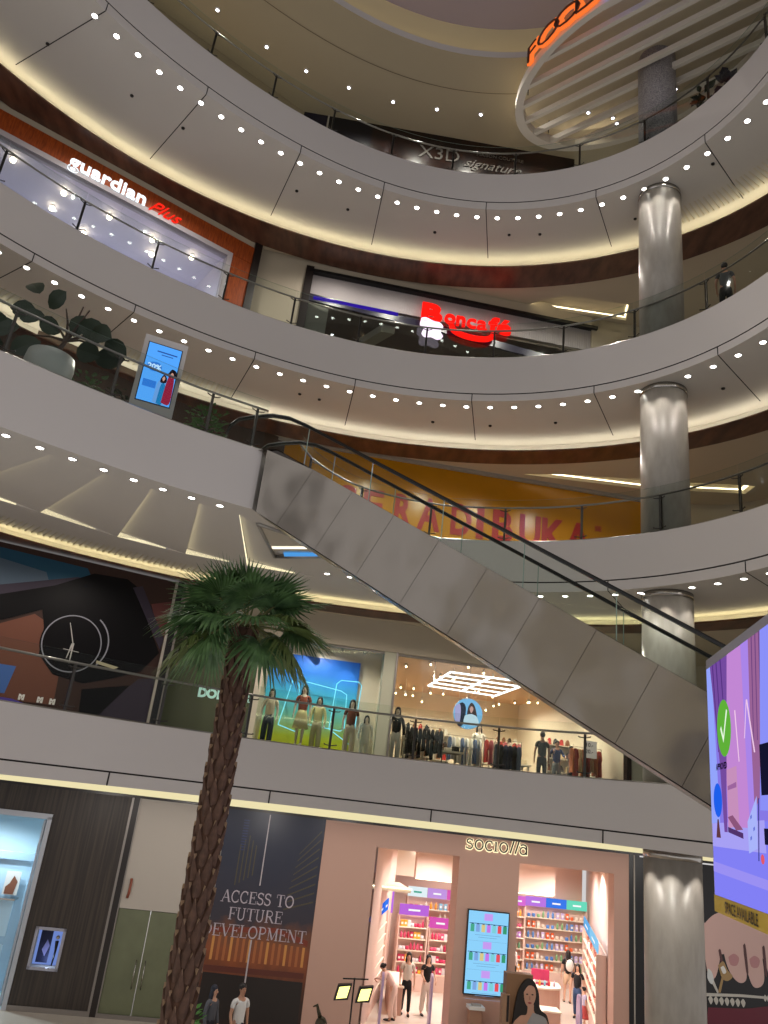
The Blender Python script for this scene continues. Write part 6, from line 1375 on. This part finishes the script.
oval(.45, 6.41, .17, .17, '#1f62f0', .95); Q([(.34, 6.04), (.52, 6.04), (.46, 6.22), (.41, 6.22)], '#6a4048', .8)
Q([(.82, 6.24), (1.1, 6.12), (1.34, 6.13), (1.0, 6.26)], '#9a5f88', .8); Q([(.82, 6.1), (1.34, 6.05), (1.34, 6.1), (.82, 6.15)], '#5a3a78', .8)
Q([(1.5, 6.2), (1.82, 6.42), (1.76, 5.98), (1.5, 5.93)], '#a9b4fa'); Q([(1.86, 6.4), (1.89, 6.4), (1.8, 5.88), (1.77, 5.88)], '#3a3f90', .8)
for a, b in ((1.6, 6.22), (1.68, 6.12), (1.58, 6.04)): Q([(a, b), (a+.05, b+.015), (a+.05, b+.045), (a, b+.03)], '#6f7ae0', .9)
Q([(1.98, 6.42), (2.4, 6.42), (2.4, 6.85), (2.0, 6.85)], '#1b1a38', .7); Q([(2.0, 6.02), (2.4, 6.02), (2.4, 6.15), (2.0, 6.15)], '#1d1c3c', .7); oval(1.92, 5.9, .05, .04, '#e05a6a')
m.build('display', ad_)
m = MB(SC); m.text('APPROVED', led('ad_ink', '#151028', .6), .085, (0, 0, 0), .002, .004, place=lambda x, y, z: (.62 + x, .085, 6.70 + y)); m.build('screen_lettering', ad_)
m = MB(SC); m.text('SPACE AVAILABLE', BRZ, .145, (0, 0, 0), .004, .002, place=lambda x, y, z: (.44 + x * .95, .012, 5.34 + y)); m.build('band_lettering', ad_)
for s_ in (3.2, 4.2):
    m = MB(SC); m.tube([(s_, -.28, 7.98), (s_, -.28, 33.9)], .012, STEEL, 6); m.build('hanging_cable', ad_)
# ---------------------------------------------------------------- camera and light
sc = bpy.context.scene
cam = bpy.data.cameras.new('camera'); co = bpy.data.objects.new('camera', cam); COL.objects.link(co)
cam.sensor_fit = 'VERTICAL'; cam.sensor_height = 24.; cam.lens = 24. * 769.0 / 1024.0; cam.clip_end = 200
PITCH, ROLL = radians(20.542), radians(6.744)
co.location = (0, 0, EYE)
co.rotation_euler = (Matrix.Rotation(0, 3, 'Z') @ Matrix.Rotation(pi/2 + PITCH, 3, 'X') @ Matrix.Rotation(ROLL, 3, 'Z')).to_euler()
sc.camera = co
w = bpy.data.worlds.new('world'); sc.world = w; w.use_nodes = True
w.node_tree.nodes['Background'].inputs[0].default_value = (1, .97, .965, 1); w.node_tree.nodes['Background'].inputs[1].default_value = .64
sc.view_settings.view_transform = 'Standard'; sc.view_settings.look = 'None'; sc.view_settings.gamma = 1; sc.view_settings.use_curve_mapping = False
sc.view_settings.exposure = 0
sc.cycles.use_denoising = True; sc.cycles.max_bounces = 6; sc.cycles.transparent_max_bounces = 16
sc.cycles.sample_clamp_indirect = 4; sc.cycles.caustics_reflective = False; sc.cycles.caustics_refractive = False

for z, e, c in ((ZS[4] - .45, 300, (1, .93, .85)), (ZS[3] - .45, 260, (1, .91, .8)), (ZS[2] - .3, 220, (1, .9, .8)), (ZC5 - .2, 480, (1, .93, .84))):  # added fill under each gallery ceiling, not tied to any fixture
    lamp('AREA', (2.0, 21.6, z), e, c, 11, 1.2, (0, 0, radians(2)))
    lamp('AREA', (-8.0, 18.0, z), e * .5, c, 5, 1.0, (0, 0, radians(38)))
for lv in (1, 2, 3, 4):
    for a in (200, 245, 300): lamp('SPOT', (7.3 + .98*cos(radians(a)), 18.5 + .98*sin(radians(a)), ZS[lv] - .03), 26, (1, .93, .84), .0, 1.5)
lamp('AREA', (2, 20.6, 5.3), 230, (1, .94, .87), 20, 1.4, (radians(28), 0, radians(5)))  # added fill to brighten the ground-floor shopfronts, no lamp stands there
